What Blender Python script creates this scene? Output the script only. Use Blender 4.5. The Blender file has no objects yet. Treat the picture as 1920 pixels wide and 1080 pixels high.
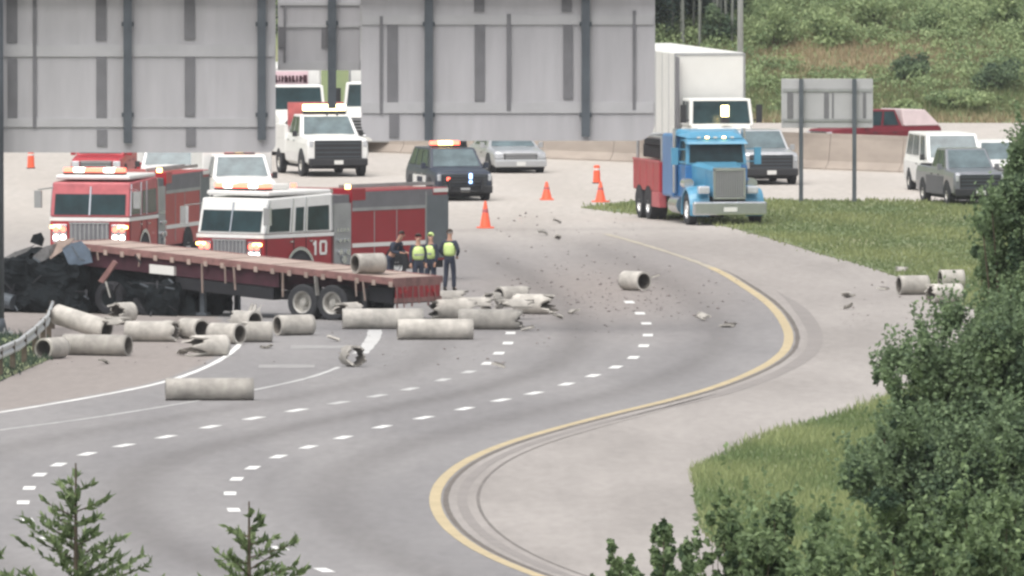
import bpy, bmesh, math, random
import numpy as np
from mathutils import Vector, Matrix
R = math.radians
random.seed(7); rng = np.random.default_rng(7)
SC = bpy.context.scene
COL = SC.collection
# ---------------------------------------------------------------- camera, world, sun, exposure
F = 34750.0; CH = 20.7; PITCH = math.atan(1310.0/F)
cd = bpy.data.cameras.new("camera"); cam = bpy.data.objects.new("camera", cd); COL.objects.link(cam)
cam.location = (0, 0, CH); cam.rotation_euler = (R(90)-PITCH, 0, 0)
cd.sensor_width = 36; cd.lens = F*36/1920; cd.clip_start = 1; cd.clip_end = 6000
SC.camera = cam
w = bpy.data.worlds.new("World"); SC.world = w; w.use_nodes = True
nt = w.node_tree; nt.nodes.clear()
out = nt.nodes.new("ShaderNodeOutputWorld"); bg = nt.nodes.new("ShaderNodeBackground"); sky = nt.nodes.new("ShaderNodeTexSky")
SUN_EL, SUN_AZ = 64, 205          # azimuth: degrees clockwise from +Y, behind the camera and to its left
sky.sky_type = 'NISHITA'; sky.sun_disc = False
sky.sun_elevation = R(SUN_EL); sky.sun_rotation = R(SUN_AZ); sky.air_density = 1.0; sky.dust_density = 4.0; sky.ozone_density = 1.0
bg.inputs['Strength'].default_value = 0.10
hs_ = nt.nodes.new('ShaderNodeHueSaturation'); hs_.inputs['Saturation'].default_value = .35
nt.links.new(sky.outputs[0], hs_.inputs['Color']); nt.links.new(hs_.outputs[0], bg.inputs[0]); nt.links.new(bg.outputs[0], out.inputs[0])
sl = bpy.data.lights.new("sun", 'SUN'); sl.energy = 2.2; sl.angle = R(60); sl.color = (1.0, 0.955, 0.91)
so = bpy.data.objects.new("sun", sl); COL.objects.link(so)
sd = Vector((math.sin(R(SUN_AZ))*math.cos(R(SUN_EL)), math.cos(R(SUN_AZ))*math.cos(R(SUN_EL)), math.sin(R(SUN_EL))))
so.rotation_euler = sd.to_track_quat('Z', 'Y').to_euler(); so.location = (0, 0, 120)
SC.view_settings.view_transform = 'Standard'; SC.view_settings.look = 'None'
SC.view_settings.exposure = 0.78; SC.view_settings.gamma = 1.0
SC.cycles.filter_width = 2.7
SC.cycles.max_bounces = 6; SC.cycles.transparent_max_bounces = 8

# ---------------------------------------------------------------- picture to world
cp, sp = math.cos(PITCH), math.sin(PITCH)
def ray(px, py):
    x = (px-960)/F; y = (540-py)/F
    return Vector((x, cp + y*sp, -sp + y*cp))
def G(px, py, z=0.0):
    d = ray(px, py); t = (z-CH)/d.z
    return Vector((d.x*t, d.y*t, z))
def P(px, py, Y):
    d = ray(px, py); t = Y/d.y
    return Vector((d.x*t, Y, CH + d.z*t))
def pix(X, Y, Z=0.0):            # numpy friendly world -> picture
    dz = Z-CH
    dep = Y*cp - dz*sp; up = Y*sp + dz*cp
    return 960+F*X/dep, 540-F*up/dep
def yrow(py): return G(960, py).y

# ---------------------------------------------------------------- materials
def mat(name, col, rough=0.6, metal=0.0, var=0.12, scale=2.0, bump=0.0, emit=None, es=1.0, stretch=None, coat=0.0, spec=None):
    m = bpy.data.materials.new(name); m.use_nodes = True
    n = m.node_tree; b = n.nodes['Principled BSDF']
    b.inputs['Roughness'].default_value = rough; b.inputs['Metallic'].default_value = metal
    if coat: b.inputs['Coat Weight'].default_value = coat; b.inputs['Coat Roughness'].default_value = .08
    if spec is not None: b.inputs['Specular IOR Level'].default_value = spec
    if emit is not None:
        b.inputs['Base Color'].default_value = (*col, 1)
        b.inputs['Emission Color'].default_value = (*emit, 1); b.inputs['Emission Strength'].default_value = es
        return m
    tc = n.nodes.new('ShaderNodeTexCoord'); mp = n.nodes.new('ShaderNodeMapping')
    n.links.new(tc.outputs['Object'], mp.inputs[0])
    if stretch: mp.inputs['Scale'].default_value = stretch
    nz = n.nodes.new('ShaderNodeTexNoise'); nz.inputs['Scale'].default_value = scale; nz.inputs['Detail'].default_value = 6; nz.inputs['Roughness'].default_value = .65
    n.links.new(mp.outputs[0], nz.inputs['Vector'])
    cr = n.nodes.new('ShaderNodeValToRGB')
    cr.color_ramp.elements[0].position = .3; cr.color_ramp.elements[1].position = .7
    cr.color_ramp.elements[0].color = (*[max(0, c*(1-var)) for c in col], 1)
    cr.color_ramp.elements[1].color = (*[min(1, c*(1+var)) for c in col], 1)
    n.links.new(nz.outputs[0], cr.inputs[0]); n.links.new(cr.outputs[0], b.inputs['Base Color'])
    if bump:
        bp = n.nodes.new('ShaderNodeBump'); bp.inputs['Strength'].default_value = bump; bp.inputs['Distance'].default_value = .02
        n.links.new(nz.outputs[0], bp.inputs['Height']); n.links.new(bp.outputs[0], b.inputs['Normal'])
    return m
M = {}
M['white'] = mat('white_paint', (.72, .72, .70), .35, var=.07, coat=.1)
M['offwhite'] = mat('offwhite_panel', (.66, .66, .63), .5, var=.06, scale=.7)
M['silver'] = mat('silver_paint', (.46, .47, .48), .3, .5, var=.06, coat=.4)
M['dark_car'] = mat('charcoal_paint', (.028, .036, .055), .4, .0, var=.1, coat=.1)
M['grey_car'] = mat('grey_paint', (.2, .21, .23), .3, .4, var=.08, coat=.4)
M['glass'] = mat('dark_glass', (.015, .034, .038), .15, 0, var=.5, scale=1.5, spec=.35)
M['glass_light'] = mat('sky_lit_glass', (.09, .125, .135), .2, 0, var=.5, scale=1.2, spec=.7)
M['black'] = mat('black_plastic', (.018, .019, .022), .55, var=.25, scale=5)
M['under'] = mat('underbody_black', (.012, .013, .017), .8, var=.3, scale=3)
M['rubber'] = mat('tyre_rubber', (.028, .030, .034), .85, var=.2, scale=6)
M['rim'] = mat('worn_rim', (.42, .41, .38), .45, .4, var=.3, scale=8)
M['rimw'] = mat('bright_rim', (.75, .75, .74), .3, .3, var=.1)
M['chrome'] = mat('chrome', (.6, .62, .64), .22, .9, var=.1)
M['red'] = mat('engine_red', (.26, .012, .022), .4, var=.12, scale=1.2, coat=.1)
M['bred'] = mat('bright_red', (.34, .018, .026), .4, var=.12, scale=1.2, coat=.1)
M['pinkred'] = mat('sun_bleached_red', (.42, .10, .11), .5, var=.2, scale=3)
M['deepblue'] = mat('deep_blue_paint', (.03, .15, .36), .35, .0, var=.14, scale=1.5, coat=.2)
M['darkred'] = mat('dark_red_paint', (.14, .008, .016), .45, var=.1, coat=.05)
M['blue'] = mat('blue_paint', (.075, .26, .40), .35, .0, var=.14, scale=1.5, coat=.3)
M['amber'] = mat('amber_lamp', (.9, .5, .1), .4, emit=(1, .62, .18), es=7)
M['yellowlamp'] = mat('yellow_lamp', (.9, .8, .4), .4, emit=(1, .86, .45), es=3.5)
M['redlamp'] = mat('red_lamp', (.9, .1, .08), .4, emit=(1, .12, .07), es=3.2)
M['bluelamp'] = mat('blue_lamp', (.2, .3, .9), .4, emit=(.35, .55, 1), es=3.0)
M['headlamp'] = mat('headlamp_lit', (.9, .9, .9), .3, emit=(1, .93, .85), es=6.0)
M['headlamp_off'] = mat('headlamp_lens', (.55, .57, .6), .15, .3, var=.15, scale=9)
M['sign'] = mat('sign_back_aluminium', (.42, .415, .43), .55, .12, var=.10, scale=1.1, stretch=(1.6, 1, .22))
M['sign2'] = mat('sign_back_bright', (.43, .43, .44), .55, .15, var=.05, scale=.7)
M['signl'] = mat('sign_rail', (.43, .43, .44), .5, .2, var=.07, scale=1.1)
M['signd'] = mat('sign_dark_grey', (.16, .16, .17), .7, .1, var=.15, scale=1.5)
M['steel'] = mat('galvanised_dark', (.085, .10, .115), .6, .3, var=.2, scale=1.2)
M['rail_steel'] = mat('guardrail_steel', (.52, .53, .54), .5, .2, var=.12, scale=2)
M['galv'] = mat('galvanised_steel', (.34, .35, .35), .5, .5, var=.15, scale=2.2)
M['pole'] = mat('galvanised_pole', (.36, .38, .36), .55, .3, var=.08, scale=1)
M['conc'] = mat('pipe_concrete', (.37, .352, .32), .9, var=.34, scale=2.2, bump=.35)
M['conc_in'] = mat('pipe_concrete_shaded_inside', (.10, .09, .078), .95, var=.25, scale=3, bump=.3)  # shade of the pipe mouths put into a darker inside colour
M['barrier'] = mat('barrier_concrete', (.33, .285, .245), .9, var=.16, scale=.5, bump=.2, stretch=(1, 1, 3))
M['deckwood'] = mat('trailer_deck_wood', (.36, .28, .24), .8, var=.3, scale=4, stretch=(.3, 4, 1))
M['rail'] = mat('dusty_red_rail', (.22, .115, .105), .7, var=.35, scale=3)
M['maroon'] = mat('trailer_red', (.05, .013, .022), .85, var=.35, scale=2.5)
def randomise(m, lo, hi):          # every object its own shade of the same material
    n = m.node_tree; b = n.nodes['Principled BSDF']; src = b.inputs['Base Color'].links[0].from_socket
    oi = n.nodes.new('ShaderNodeObjectInfo'); mr = n.nodes.new('ShaderNodeMapRange'); mr.inputs[3].default_value = lo; mr.inputs[4].default_value = hi
    v = n.nodes.new('ShaderNodeVectorMath'); v.operation = 'SCALE'; n.links.new(oi.outputs['Random'], mr.inputs[0]); n.links.new(src, v.inputs[0]); n.links.new(mr.outputs[0], v.inputs[3]); n.links.new(v.outputs[0], b.inputs['Base Color'])
randomise(M['conc'], .78, 1.32)
M['cone'] = mat('cone_orange', (.85, .13, .06), .5, var=.08)
M['hivis'] = mat('hi_vis_lime', (.55, .70, .26), .6, var=.12, scale=8)
M['navy'] = mat('navy_cloth', (.018, .025, .045), .85, var=.25, scale=9)
M['skin'] = mat('skin', (.42, .24, .17), .6, var=.06, scale=9)
M['hair'] = mat('dark_hair', (.03, .02, .015), .8, var=.2, scale=20)
M['boot'] = mat('boot_leather', (.02, .018, .016), .6, var=.2, scale=9)
M['tarp'] = mat('torn_blue_sheet', (.10, .135, .18), .6, var=.3, scale=3)
M['line_w'] = mat('white_road_paint', (.70, .70, .68), .7, var=.12, scale=1.2)
M['line_wf'] = mat('faded_road_paint', (.46, .46, .45), .8, var=.16, scale=1.6)
M['line_y'] = mat('yellow_road_paint', (.42, .345, .21), .7, var=.14, scale=.9)
M['line_yf'] = mat('faded_yellow_road_paint', (.35, .315, .25), .8, var=.14, scale=.9)
M['bark'] = mat('bark', (.09, .07, .05), .9, var=.3, scale=5, bump=.3)
def leafmat(name, dark, light, trans=.4):
    m = bpy.data.materials.new(name); m.use_nodes = True
    n = m.node_tree; b = n.nodes['Principled BSDF']; b.inputs['Roughness'].default_value = .7
    b.inputs['Specular IOR Level'].default_value = .25
    at = n.nodes.new('ShaderNodeAttribute'); at.attribute_name = 'tint'
    cr = n.nodes.new('ShaderNodeValToRGB'); cr.color_ramp.elements[0].color = (*dark, 1); cr.color_ramp.elements[1].color = (*light, 1)
    n.links.new(at.outputs['Fac'], cr.inputs[0]); n.links.new(cr.outputs[0], b.inputs['Base Color'])
    tr = n.nodes.new('ShaderNodeBsdfTranslucent'); mx = n.nodes.new('ShaderNodeMixShader'); mx.inputs[0].default_value = trans
    n.links.new(cr.outputs[0], tr.inputs[0]); n.links.new(b.outputs[0], mx.inputs[1]); n.links.new(tr.outputs[0], mx.inputs[2])
    n.links.new(mx.outputs[0], n.nodes['Material Output'].inputs[0]); return m
M['leaf'] = leafmat('broad_leaves', (.055, .095, .050), (.24, .32, .16))
M['leafd'] = leafmat('dense_leaves', (.060, .10, .062), (.23, .31, .165))
M['cedar'] = leafmat('cedar_sprays', (.08, .12, .06), (.27, .34, .17))
M['scrub'] = leafmat('scrub_leaves', (.15, .22, .11), (.36, .44, .22))
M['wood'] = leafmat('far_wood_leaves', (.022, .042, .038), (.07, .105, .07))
M['grassb'] = leafmat('grass_blades', (.15, .21, .085), (.33, .37, .17))
M['grassm'] = leafmat('mown_grass_blades', (.15, .20, .085), (.30, .33, .15))
def groundmat():
    m = bpy.data.materials.new('soil_and_grass'); m.use_nodes = True
    n = m.node_tree; b = n.nodes['Principled BSDF']; b.inputs['Roughness'].default_value = .95
    tc = n.nodes.new('ShaderNodeTexCoord'); mp = n.nodes.new('ShaderNodeMapping'); mp.inputs['Scale'].default_value = (1, .35, 1)
    nz = n.nodes.new('ShaderNodeTexNoise'); nz.inputs['Scale'].default_value = .6; nz.inputs['Detail'].default_value = 8
    n.links.new(tc.outputs['Object'], mp.inputs[0]); n.links.new(mp.outputs[0], nz.inputs['Vector'])
    cr = n.nodes.new('ShaderNodeValToRGB'); e = cr.color_ramp.elements
    e[0].position = .30; e[0].color = (.12, .165, .075, 1); e[1].position = .72; e[1].color = (.22, .22, .12, 1)
    x = e.new(.52); x.color = (.16, .19, .09, 1)
    n.links.new(nz.outputs[0], cr.inputs[0]); n.links.new(cr.outputs[0], b.inputs['Base Color'])
    return m
M['ground'] = groundmat()
def pavemat():                     # pavement: attribute zone (0 concrete, 1 asphalt), wear (oil and tyre darkening), dust
    m = bpy.data.materials.new('pavement'); m.use_nodes = True
    n = m.node_tree; b = n.nodes['Principled BSDF']; b.inputs['Roughness'].default_value = .88
    b.inputs['Specular IOR Level'].default_value = .3
    def attr(a):
        q = n.nodes.new('ShaderNodeAttribute'); q.attribute_name = a; return q.outputs['Fac']
    tc = n.nodes.new('ShaderNodeTexCoord')
    def noise(sc, strx, stry, det=6):
        mp = n.nodes.new('ShaderNodeMapping'); mp.inputs['Scale'].default_value = (strx, stry, 1)
        n.links.new(tc.outputs['Object'], mp.inputs[0])
        z = n.nodes.new('ShaderNodeTexNoise'); z.inputs['Scale'].default_value = sc; z.inputs['Detail'].default_value = det
        n.links.new(mp.outputs[0], z.inputs['Vector']); return z.outputs[0]
    def mix(f, a, c, blend='MIX'):
        x = n.nodes.new('ShaderNodeMix'); x.data_type = 'RGBA'; x.blend_type = blend
        for s, v in ((x.inputs[0], f), (x.inputs[6], a), (x.inputs[7], c)):
            if isinstance(v, tuple): s.default_value = (*v, 1)
            elif isinstance(v, float): s.default_value = v
            else: n.links.new(v, s)
        return x.outputs[2]
    big = noise(.30, 1, .14); fine = noise(4.0, 1, .14, 9)
    mr = n.nodes.new('ShaderNodeMapRange'); mr.inputs[1].default_value = .35; mr.inputs[2].default_value = .65; n.links.new(big, mr.inputs[0])
    mf = n.nodes.new('ShaderNodeMapRange'); mf.inputs[1].default_value = .3; mf.inputs[2].default_value = .7; n.links.new(fine, mf.inputs[0])
    con = mix(mr.outputs[0], (.262, .243, .227), (.335, .312, .292))
    asp = mix(mr.outputs[0], (.205, .199, .200), (.25, .242, .24))
    c = mix(attr('zone'), con, asp)
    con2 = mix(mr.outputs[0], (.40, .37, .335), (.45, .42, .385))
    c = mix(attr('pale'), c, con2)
    c = mix(attr('dust'), c, (.25, .222, .205))
    c = mix(attr('wear'), c, (.10, .093, .09))
    c = mix(mf.outputs[0], c, (.86, .86, .86), 'MULTIPLY') if False else c
    mm = n.nodes.new('ShaderNodeMapRange'); mm.inputs[3].default_value = .80; mm.inputs[4].default_value = 1.14; n.links.new(fine, mm.inputs[0])
    v = n.nodes.new('ShaderNodeVectorMath'); v.operation = 'SCALE'; n.links.new(c, v.inputs[0]); n.links.new(mm.outputs[0], v.inputs[3])
    n.links.new(v.outputs[0], b.inputs['Base Color'])
    return m
M['pave'] = pavemat()

# ---------------------------------------------------------------- mesh helpers
def tag(o, label=None, cat=None, group=None, kind=None):
    if label: o['label'] = label
    if cat: o['category'] = cat
    if group: o['group'] = group
    if kind: o['kind'] = kind
    return o
def thing(name, label, cat, loc=(0, 0, 0), rz=0, group=None):
    o = bpy.data.objects.new(name, None); COL.objects.link(o); o.location = loc; o.rotation_euler = (0, 0, rz)
    o.empty_display_size = .2
    return tag(o, label, cat, group)
class MB:
    def __init__(s): s.v = []; s.f = []; s.p = []
    def add(s, vs, fs):
        b = len(s.v); s.v += [tuple(p) for p in vs]; s.f += [tuple(i+b for i in q) for q in fs]; s.p.append((b, len(s.f)-len(fs))); return s
    def split(s, name, material, parent=None, **k):     # one object per piece
        e = s.p+[(len(s.v), len(s.f))]; r = []
        for (v0, f0), (v1, f1) in zip(e[:-1], e[1:]):
            m_ = MB(); m_.v = s.v[v0:v1]; m_.f = [tuple(i-v0 for i in q) for q in s.f[f0:f1]]; r.append(m_.build(name, material, parent, **k))
        return r
    def box(s, x0, x1, y0, y1, z0, z1, top=None):
        vs = [(x0,y0,z0),(x1,y0,z0),(x1,y1,z0),(x0,y1,z0),(x0,y0,z1),(x1,y0,z1),(x1,y1,z1),(x0,y1,z1)]
        return s.add(vs, [(0,3,2,1),(4,5,6,7),(0,1,5,4),(1,2,6,5),(2,3,7,6),(3,0,4,7)])
    def hexa(s, b, t):             # bottom 4 and top 4 points, ccw from above
        return s.add(list(b)+list(t), [(0,3,2,1),(4,5,6,7),(0,1,5,4),(1,2,6,5),(2,3,7,6),(3,0,4,7)])
    def slab(s, q, th):            # quad given thickness along its normal
        q = [Vector(p) for p in q]; nrm = (q[1]-q[0]).cross(q[3]-q[0]).normalized()*th
        return s.add([p for p in q]+[p+nrm for p in q], [(0,3,2,1),(4,5,6,7),(0,1,5,4),(1,2,6,5),(2,3,7,6),(3,0,4,7)])
    def tube(s, a, b, r, r2=None, n=10, caps=True):
        a = Vector(a); b = Vector(b); r2 = r if r2 is None else r2
        d = (b-a).normalized(); u = d.orthogonal().normalized(); v = d.cross(u)
        vs = []
        for c, rr in ((a, r), (b, r2)):
            for i in range(n):
                t = 2*math.pi*i/n; vs.append(c+u*rr*math.cos(t)+v*rr*math.sin(t))
        fs = [(i, (i+1) % n, n+(i+1) % n, n+i) for i in range(n)]
        if caps: fs += [tuple(range(n-1, -1, -1)), tuple(range(n, 2*n))]
        return s.add(vs, fs)
    def bar(s, a, b, w_, h_, upv=(0, 0, 1)):
        a = Vector(a); b = Vector(b); d = (b-a).normalized(); x = d.cross(Vector(upv))
        if x.length < 1e-4: x = d.cross(Vector((0, 1, 0)))
        x.normalize(); y = x.cross(d); x = x*w_/2; y = y*h_/2
        q = [a-x-y, a+x-y, a+x+y, a-x+y]; return s.add(q+[p+(b-a) for p in q], [(0,3,2,1),(4,5,6,7),(0,1,5,4),(1,2,6,5),(2,3,7,6),(3,0,4,7)][0:6])
    def loft(s, rings, caps=True):
        n = len(rings[0]); vs = [p for r in rings for p in r]; fs = []
        for k in range(len(rings)-1):
            for i in range(n):
                j = (i+1) % n; fs.append((k*n+i, k*n+j, (k+1)*n+j, (k+1)*n+i))
        if caps: fs += [tuple(range(n-1, -1, -1)), tuple((len(rings)-1)*n+i for i in range(n))]
        return s.add(vs, fs)
    def lathe_x(s, c, prof, n=22):  # prof: (x, r) closed loop or open, axis X through c
        vs = []; m_ = len(prof)
        for i in range(n):
            t = 2*math.pi*i/n
            for (x, r) in prof: vs.append((c[0]+x, c[1]+r*math.cos(t), c[2]+r*math.sin(t)))
        fs = []
        for i in range(n):
            j = (i+1) % n
            for k in range(m_-1): fs.append((i*m_+k, i*m_+k+1, j*m_+k+1, j*m_+k))
        return s.add(vs, fs)
    def build(s, name, material, parent=None, bevel=0, smooth=False, label=None, mat2=None, idx2=None):
        me = bpy.data.meshes.new(name); me.from_pydata(s.v, [], s.f)
        bm = bmesh.new(); bm.from_mesh(me); bmesh.ops.recalc_face_normals(bm, faces=bm.faces); bm.to_mesh(me); bm.free()
        me.materials.append(material)
        if smooth:
            for p in me.polygons: p.use_smooth = True
        o = bpy.data.objects.new(name, me); COL.objects.link(o)
        if parent: o.parent = parent
        if bevel:
            b = o.modifiers.new('bevel', 'BEVEL'); b.width = bevel; b.segments = 2; b.limit_method = 'ANGLE'; b.angle_limit = R(30)
        if label: o['label'] = label
        return o
def quads_mesh(name, V, Fc, material, tint=None, parent=None):
    me = bpy.data.meshes.new(name); V = np.asarray(V, dtype=np.float32); Fc = np.asarray(Fc, dtype=np.int32)
    me.vertices.add(len(V)); me.vertices.foreach_set('co', V.ravel())
    k = Fc.shape[1]; me.loops.add(Fc.size); me.loops.foreach_set('vertex_index', Fc.ravel())
    me.polygons.add(len(Fc)); me.polygons.foreach_set('loop_start', np.arange(len(Fc), dtype=np.int32)*k)
    me.polygons.foreach_set('loop_total', np.full(len(Fc), k, dtype=np.int32))
    if tint is not None:
        a = me.attributes.new('tint', 'FLOAT', 'POINT'); a.data.foreach_set('value', np.asarray(tint, dtype=np.float32))
    me.update(calc_edges=True); me.materials.append(material)
    o = bpy.data.objects.new(name, me); COL.objects.link(o)
    if parent: o.parent = parent
    return o

# ---------------------------------------------------------------- terrain
def hz(X, Y):
    X = np.asarray(X, float); Y = np.asarray(Y, float)
    toe = 719+0*X
    hill = np.clip(Y-toe, 0, 400)
    h = hill*.27+np.where(hill > 0, .35*np.sin(X*.31+1)*np.sin(Y*.17)*np.clip(hill/20, 0, 1), 0)
    near = np.clip(330-Y, 0, 250)*.056
    return h+near-.02
xs = np.concatenate([[-2500, -1200, -500, -200, -100], np.arange(-60, 61, 3), [100, 200, 500, 1200, 2500]])
ys = np.concatenate([[-400, -100, 20], np.arange(60, 720, 15), [719], np.arange(722, 800, 4), [830, 900, 1000, 1119, 2000, 5000]])
ys = np.unique(ys)
XX, YY = np.meshgrid(xs, ys); ZZ = hz(XX, YY)
V = np.stack([XX.ravel(), YY.ravel(), ZZ.ravel()], 1); nx = len(xs)
Fc = [(r*nx+c, r*nx+c+1, (r+1)*nx+c+1, (r+1)*nx+c) for r in range(len(ys)-1) for c in range(nx-1)]
g = quads_mesh('ground', V, Fc, M['ground']); tag(g, kind='structure')

# ---------------------------------------------------------------- road curves (picture rows turned into depth)
def curve(pts):
    w_ = [G(x, y) for x, y in pts]; w_.sort(key=lambda p: p.y)
    return np.array([p.y for p in w_]), np.array([p.x for p in w_])
def smooth_curve(pts, lo, hi, sm=6):
    Y, X = curve(pts)
    yy = np.arange(lo, hi, .5)
    # catmull-rom style: cubic hermite on monotone Y
    m_ = np.gradient(X, Y)
    idx = np.clip(np.searchsorted(Y, yy)-1, 0, len(Y)-2)
    h = Y[idx+1]-Y[idx]; t = np.clip((yy-Y[idx])/h, -3, 4)
    inside = (t >= 0) & (t <= 1)
    v = (2*t**3-3*t**2+1)*X[idx]+(t**3-2*t**2+t)*h*m_[idx]+(-2*t**3+3*t**2)*X[idx+1]+(t**3-t**2)*h*m_[idx+1]
    lin = np.where(yy < Y[0], X[0]+(yy-Y[0])*m_[0], X[-1]+(yy-Y[-1])*m_[-1])
    v = np.where(inside, v, lin)
    k = np.ones(sm*2+1)/(sm*2+1); vp = np.pad(v, sm, mode='edge'); v = np.convolve(vp, k, 'valid')
    return yy, v
YEL = smooth_curve([(790,395),(900,402),(1000,414),(1100,432),(1200,458),(1270,480),(1340,506),(1395,538),(1440,570),(1468,603),(1479,635),(1470,660),(1440,684),(1400,704),(1340,727),(1250,753),(1150,777),(1050,803),(950,833),(880,863),(836,895),(816,930),(822,965),(850,1000),(905,1037),(1000,1078),(1130,1120)], 350, 640, 4)
L1 = smooth_curve([(700,440),(800,480),(880,530),(935,580),(957,626),(953,645),(935,664),(915,683),(880,699),(830,714),(770,731),(708,744),(635,757),(556,771),(476,786),(393,802),(312,821),(232,837),(161,853),(110,873),(73,892),(55,917),(43,944),(50,977),(90,1013),(165,1050),(290,1090)], 350, 640, 4)
L2 = smooth_curve([(760,412),(900,430),(1030,480),(1110,520),(1180,568),(1200,589),(1212,608),(1215,630),(1207,650),(1188,672),(1155,690),(1112,706),(1062,722),(1003,739),(938,752),(872,768),(795,785),(715,802),(644,822),(578,840),(521,858),(473,879),(443,900),(431,927),(438,958),(470,995),(525,1030),(607,1071),(720,1110)], 350, 640, 4)
EDGE = smooth_curve([(380,560),(430,600),(455,630),(445,652),(415,675),(370,697),(300,720),(150,750),(0,775),(-160,800),(-300,830),(-420,880),(-480,940),(-440,1020),(-300,1090)], 350, 640, 4)
DOT = smooth_curve([(640,560),(695,600),(702,630),(685,655),(640,688),(560,715),(500,728),(400,748),(270,770),(140,790),(0,808),(-150,835),(-260,880),(-300,940),(-260,1010),(-150,1080)], 350, 640, 4)
def cx(c, Y): return np.interp(Y, c[0], c[1])

# pavement sheet with attributes
px_ = np.arange(-24, 24.01, .16); py_ = np.concatenate([np.arange(372, 640, 1.2), np.arange(641, 718, 3.0), [718.5]])
px_ = np.concatenate([[-140, -70, -40], px_, [40, 70, 140]])
XX, YY = np.meshgrid(px_, py_); X = XX.ravel(); Y = YY.ravel()
xl1, xl2, xy, xe, xd = [cx(c, Y) for c in (L1, L2, YEL, EDGE, DOT)]
ppx, ppy = pix(X, Y, 0.0)
def ss(a, b, x): t = np.clip((x-a)/(b-a), 0, 1); return t*t*(3-2*t)
farfade = 1-ss(560, 604, Y)
zone = (1-ss(0.1, .32, X-xy))*farfade
zone = np.where(X < xe-0.25, zone*0.55, zone)
u1 = (X-xl1)/(xl2-xl1); u2 = (X-xl2)/(xy-xl2); u0 = (X-xd)/(xl1-xd)
wear = np.zeros_like(X)
for u, k_ in ((u1, .44), (u2, .36), (u0, .32)):
    ok = (u > 0) & (u < 1); wear += np.where(ok, k_*np.exp(-((u-.5)/.17)**2)+.06*np.exp(-((u-.17)/.06)**2)+.06*np.exp(-((u-.83)/.06)**2), 0)
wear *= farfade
# streaks that follow the lanes, and random dark blotches
sp_x = np.cumsum(rng.normal(0, 1, 400)); sp_x -= np.convolve(sp_x, np.ones(25)/25, 'same'); sp_x /= sp_x.std()
latc = X-xl2; st_ = np.interp(latc*6+200, np.arange(400), sp_x)*(.6+.4*np.sin(Y*.09+latc)); wear = wear+.045*st_*farfade+.03
o_ = X-xy
j1 = (1-ss(575, 590, Y))
# old skid and seam marks on the highway
wear = np.maximum(wear, .20*np.exp(-((Y-598-.25*(X+2))/1.6)**2)*(X > -6)*(X < 6))
wear = np.maximum(wear, .10*np.exp(-((Y-584)/2.0)**2)*(X > -3)*(X < 2))
dust = np.where(X < xe-.3, .85*(1-ss(520, 560, Y)), 0)
dust += .95*np.exp(-((ppx-1130)/260)**2-((ppy-545)/70)**2)
V = np.stack([X, Y, np.full_like(X, .02)], 1); nx = len(px_)
rr, cc = np.meshgrid(np.arange(len(py_)-1), np.arange(nx-1), indexing='ij'); b_ = (rr*nx+cc).ravel()
Fc = np.stack([b_, b_+1, b_+nx+1, b_+nx], 1)
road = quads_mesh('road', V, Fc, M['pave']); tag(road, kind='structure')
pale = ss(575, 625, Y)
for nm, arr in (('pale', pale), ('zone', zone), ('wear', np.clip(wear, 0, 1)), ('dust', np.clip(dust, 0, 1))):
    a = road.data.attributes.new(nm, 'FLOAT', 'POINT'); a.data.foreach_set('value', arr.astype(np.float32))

# painted markings
def ribbon(mb, c, y0, y1, wd, z=.026, dx=0, step=1.0, jag=0.0, taper=0):
    n = max(1, int(abs(y1-y0)/step)); Ys = np.linspace(y0, y1, n+1); Xs = cx(c, Ys)+dx
    g_ = np.gradient(Xs, Ys) if n > 1 else np.array([(Xs[1]-Xs[0])/(Ys[1]-Ys[0])]*2)
    vs = []
    for x, y, s in zip(Xs, Ys, g_):
        L = math.sqrt(1+s*s); w_ = wd*(1+random.uniform(-jag, jag))*(min(1, .08+min(y-y0, y1-y)/taper) if taper else 1); vs += [(x-w_/2/L, y+w_/2*s/L, z), (x+w_/2/L, y-w_/2*s/L, z)]
    mb.add(vs, [(2*i, 2*i+1, 2*i+3, 2*i+2) for i in range(n)])
marks = []
M['joint'] = mat('dark_joint_sealant', (.12, .105, .092), .85, var=.25, scale=.8)
M['rumble2'] = mat('narrow_joint', (.15, .135, .125), .9, var=.2, scale=.7)
M['rumble'] = mat('worn_rumble_strip', (.222, .204, .192), .9, var=.1, scale=.7)
for (y0_, y1_, off_, wd_, mm_, jg_) in ((352, yrow(505), .245, .12, 'joint', .15), (yrow(790), yrow(548), .74, .42, 'rumble', .05), (352, yrow(740), .62, .24, 'rumble', .08), (352, yrow(770), .98, .075, 'rumble2', .12)):
    mb = MB(); ribbon(mb, YEL, y0_, y1_, wd_, z=.0245, dx=off_, jag=jg_, taper=16); o = mb.build('pavement_joint', M[mm_]); tag(o, kind='structure')
y_far, y_near = yrow(500), 372
mb = MB(); ribbon(mb, YEL, y_near, yrow(503), .26, jag=.04); o = mb.build('road_marking', M['line_y']); tag(o, kind='structure'); marks.append(o)
mb = MB(); ribbon(mb, YEL, yrow(503), yrow(440), .22, jag=.25); o = mb.build('road_marking', M['line_yf']); tag(o, kind='structure')
mb = MB(); ribbon(mb, EDGE, 380, yrow(630), .17, jag=.15); o = mb.build('road_marking', M['line_w']); tag(o, kind='structure')
mb = MB(); ribbon(mb, DOT, 380, yrow(690), .13, jag=.3)
o = mb.build('road_marking', M['line_wf']); tag(o, kind='structure')
mb = MB(); ribbon(mb, DOT, yrow(665), yrow(620), .40, jag=.1); o = mb.build('road_marking', M['line_wf']); tag(o, kind='structure')
D1 = [(90,1013),(165,1050),(50,977),(43,944),(55,917),(73,892),(110,873),(161,853),(232,837),(312,821),(393,802),(476,786),(556,771),(635,757),(708,744),(770,731),(830,714),(880,699),(915,683),(935,664),(953,645),(957,626)]
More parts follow.
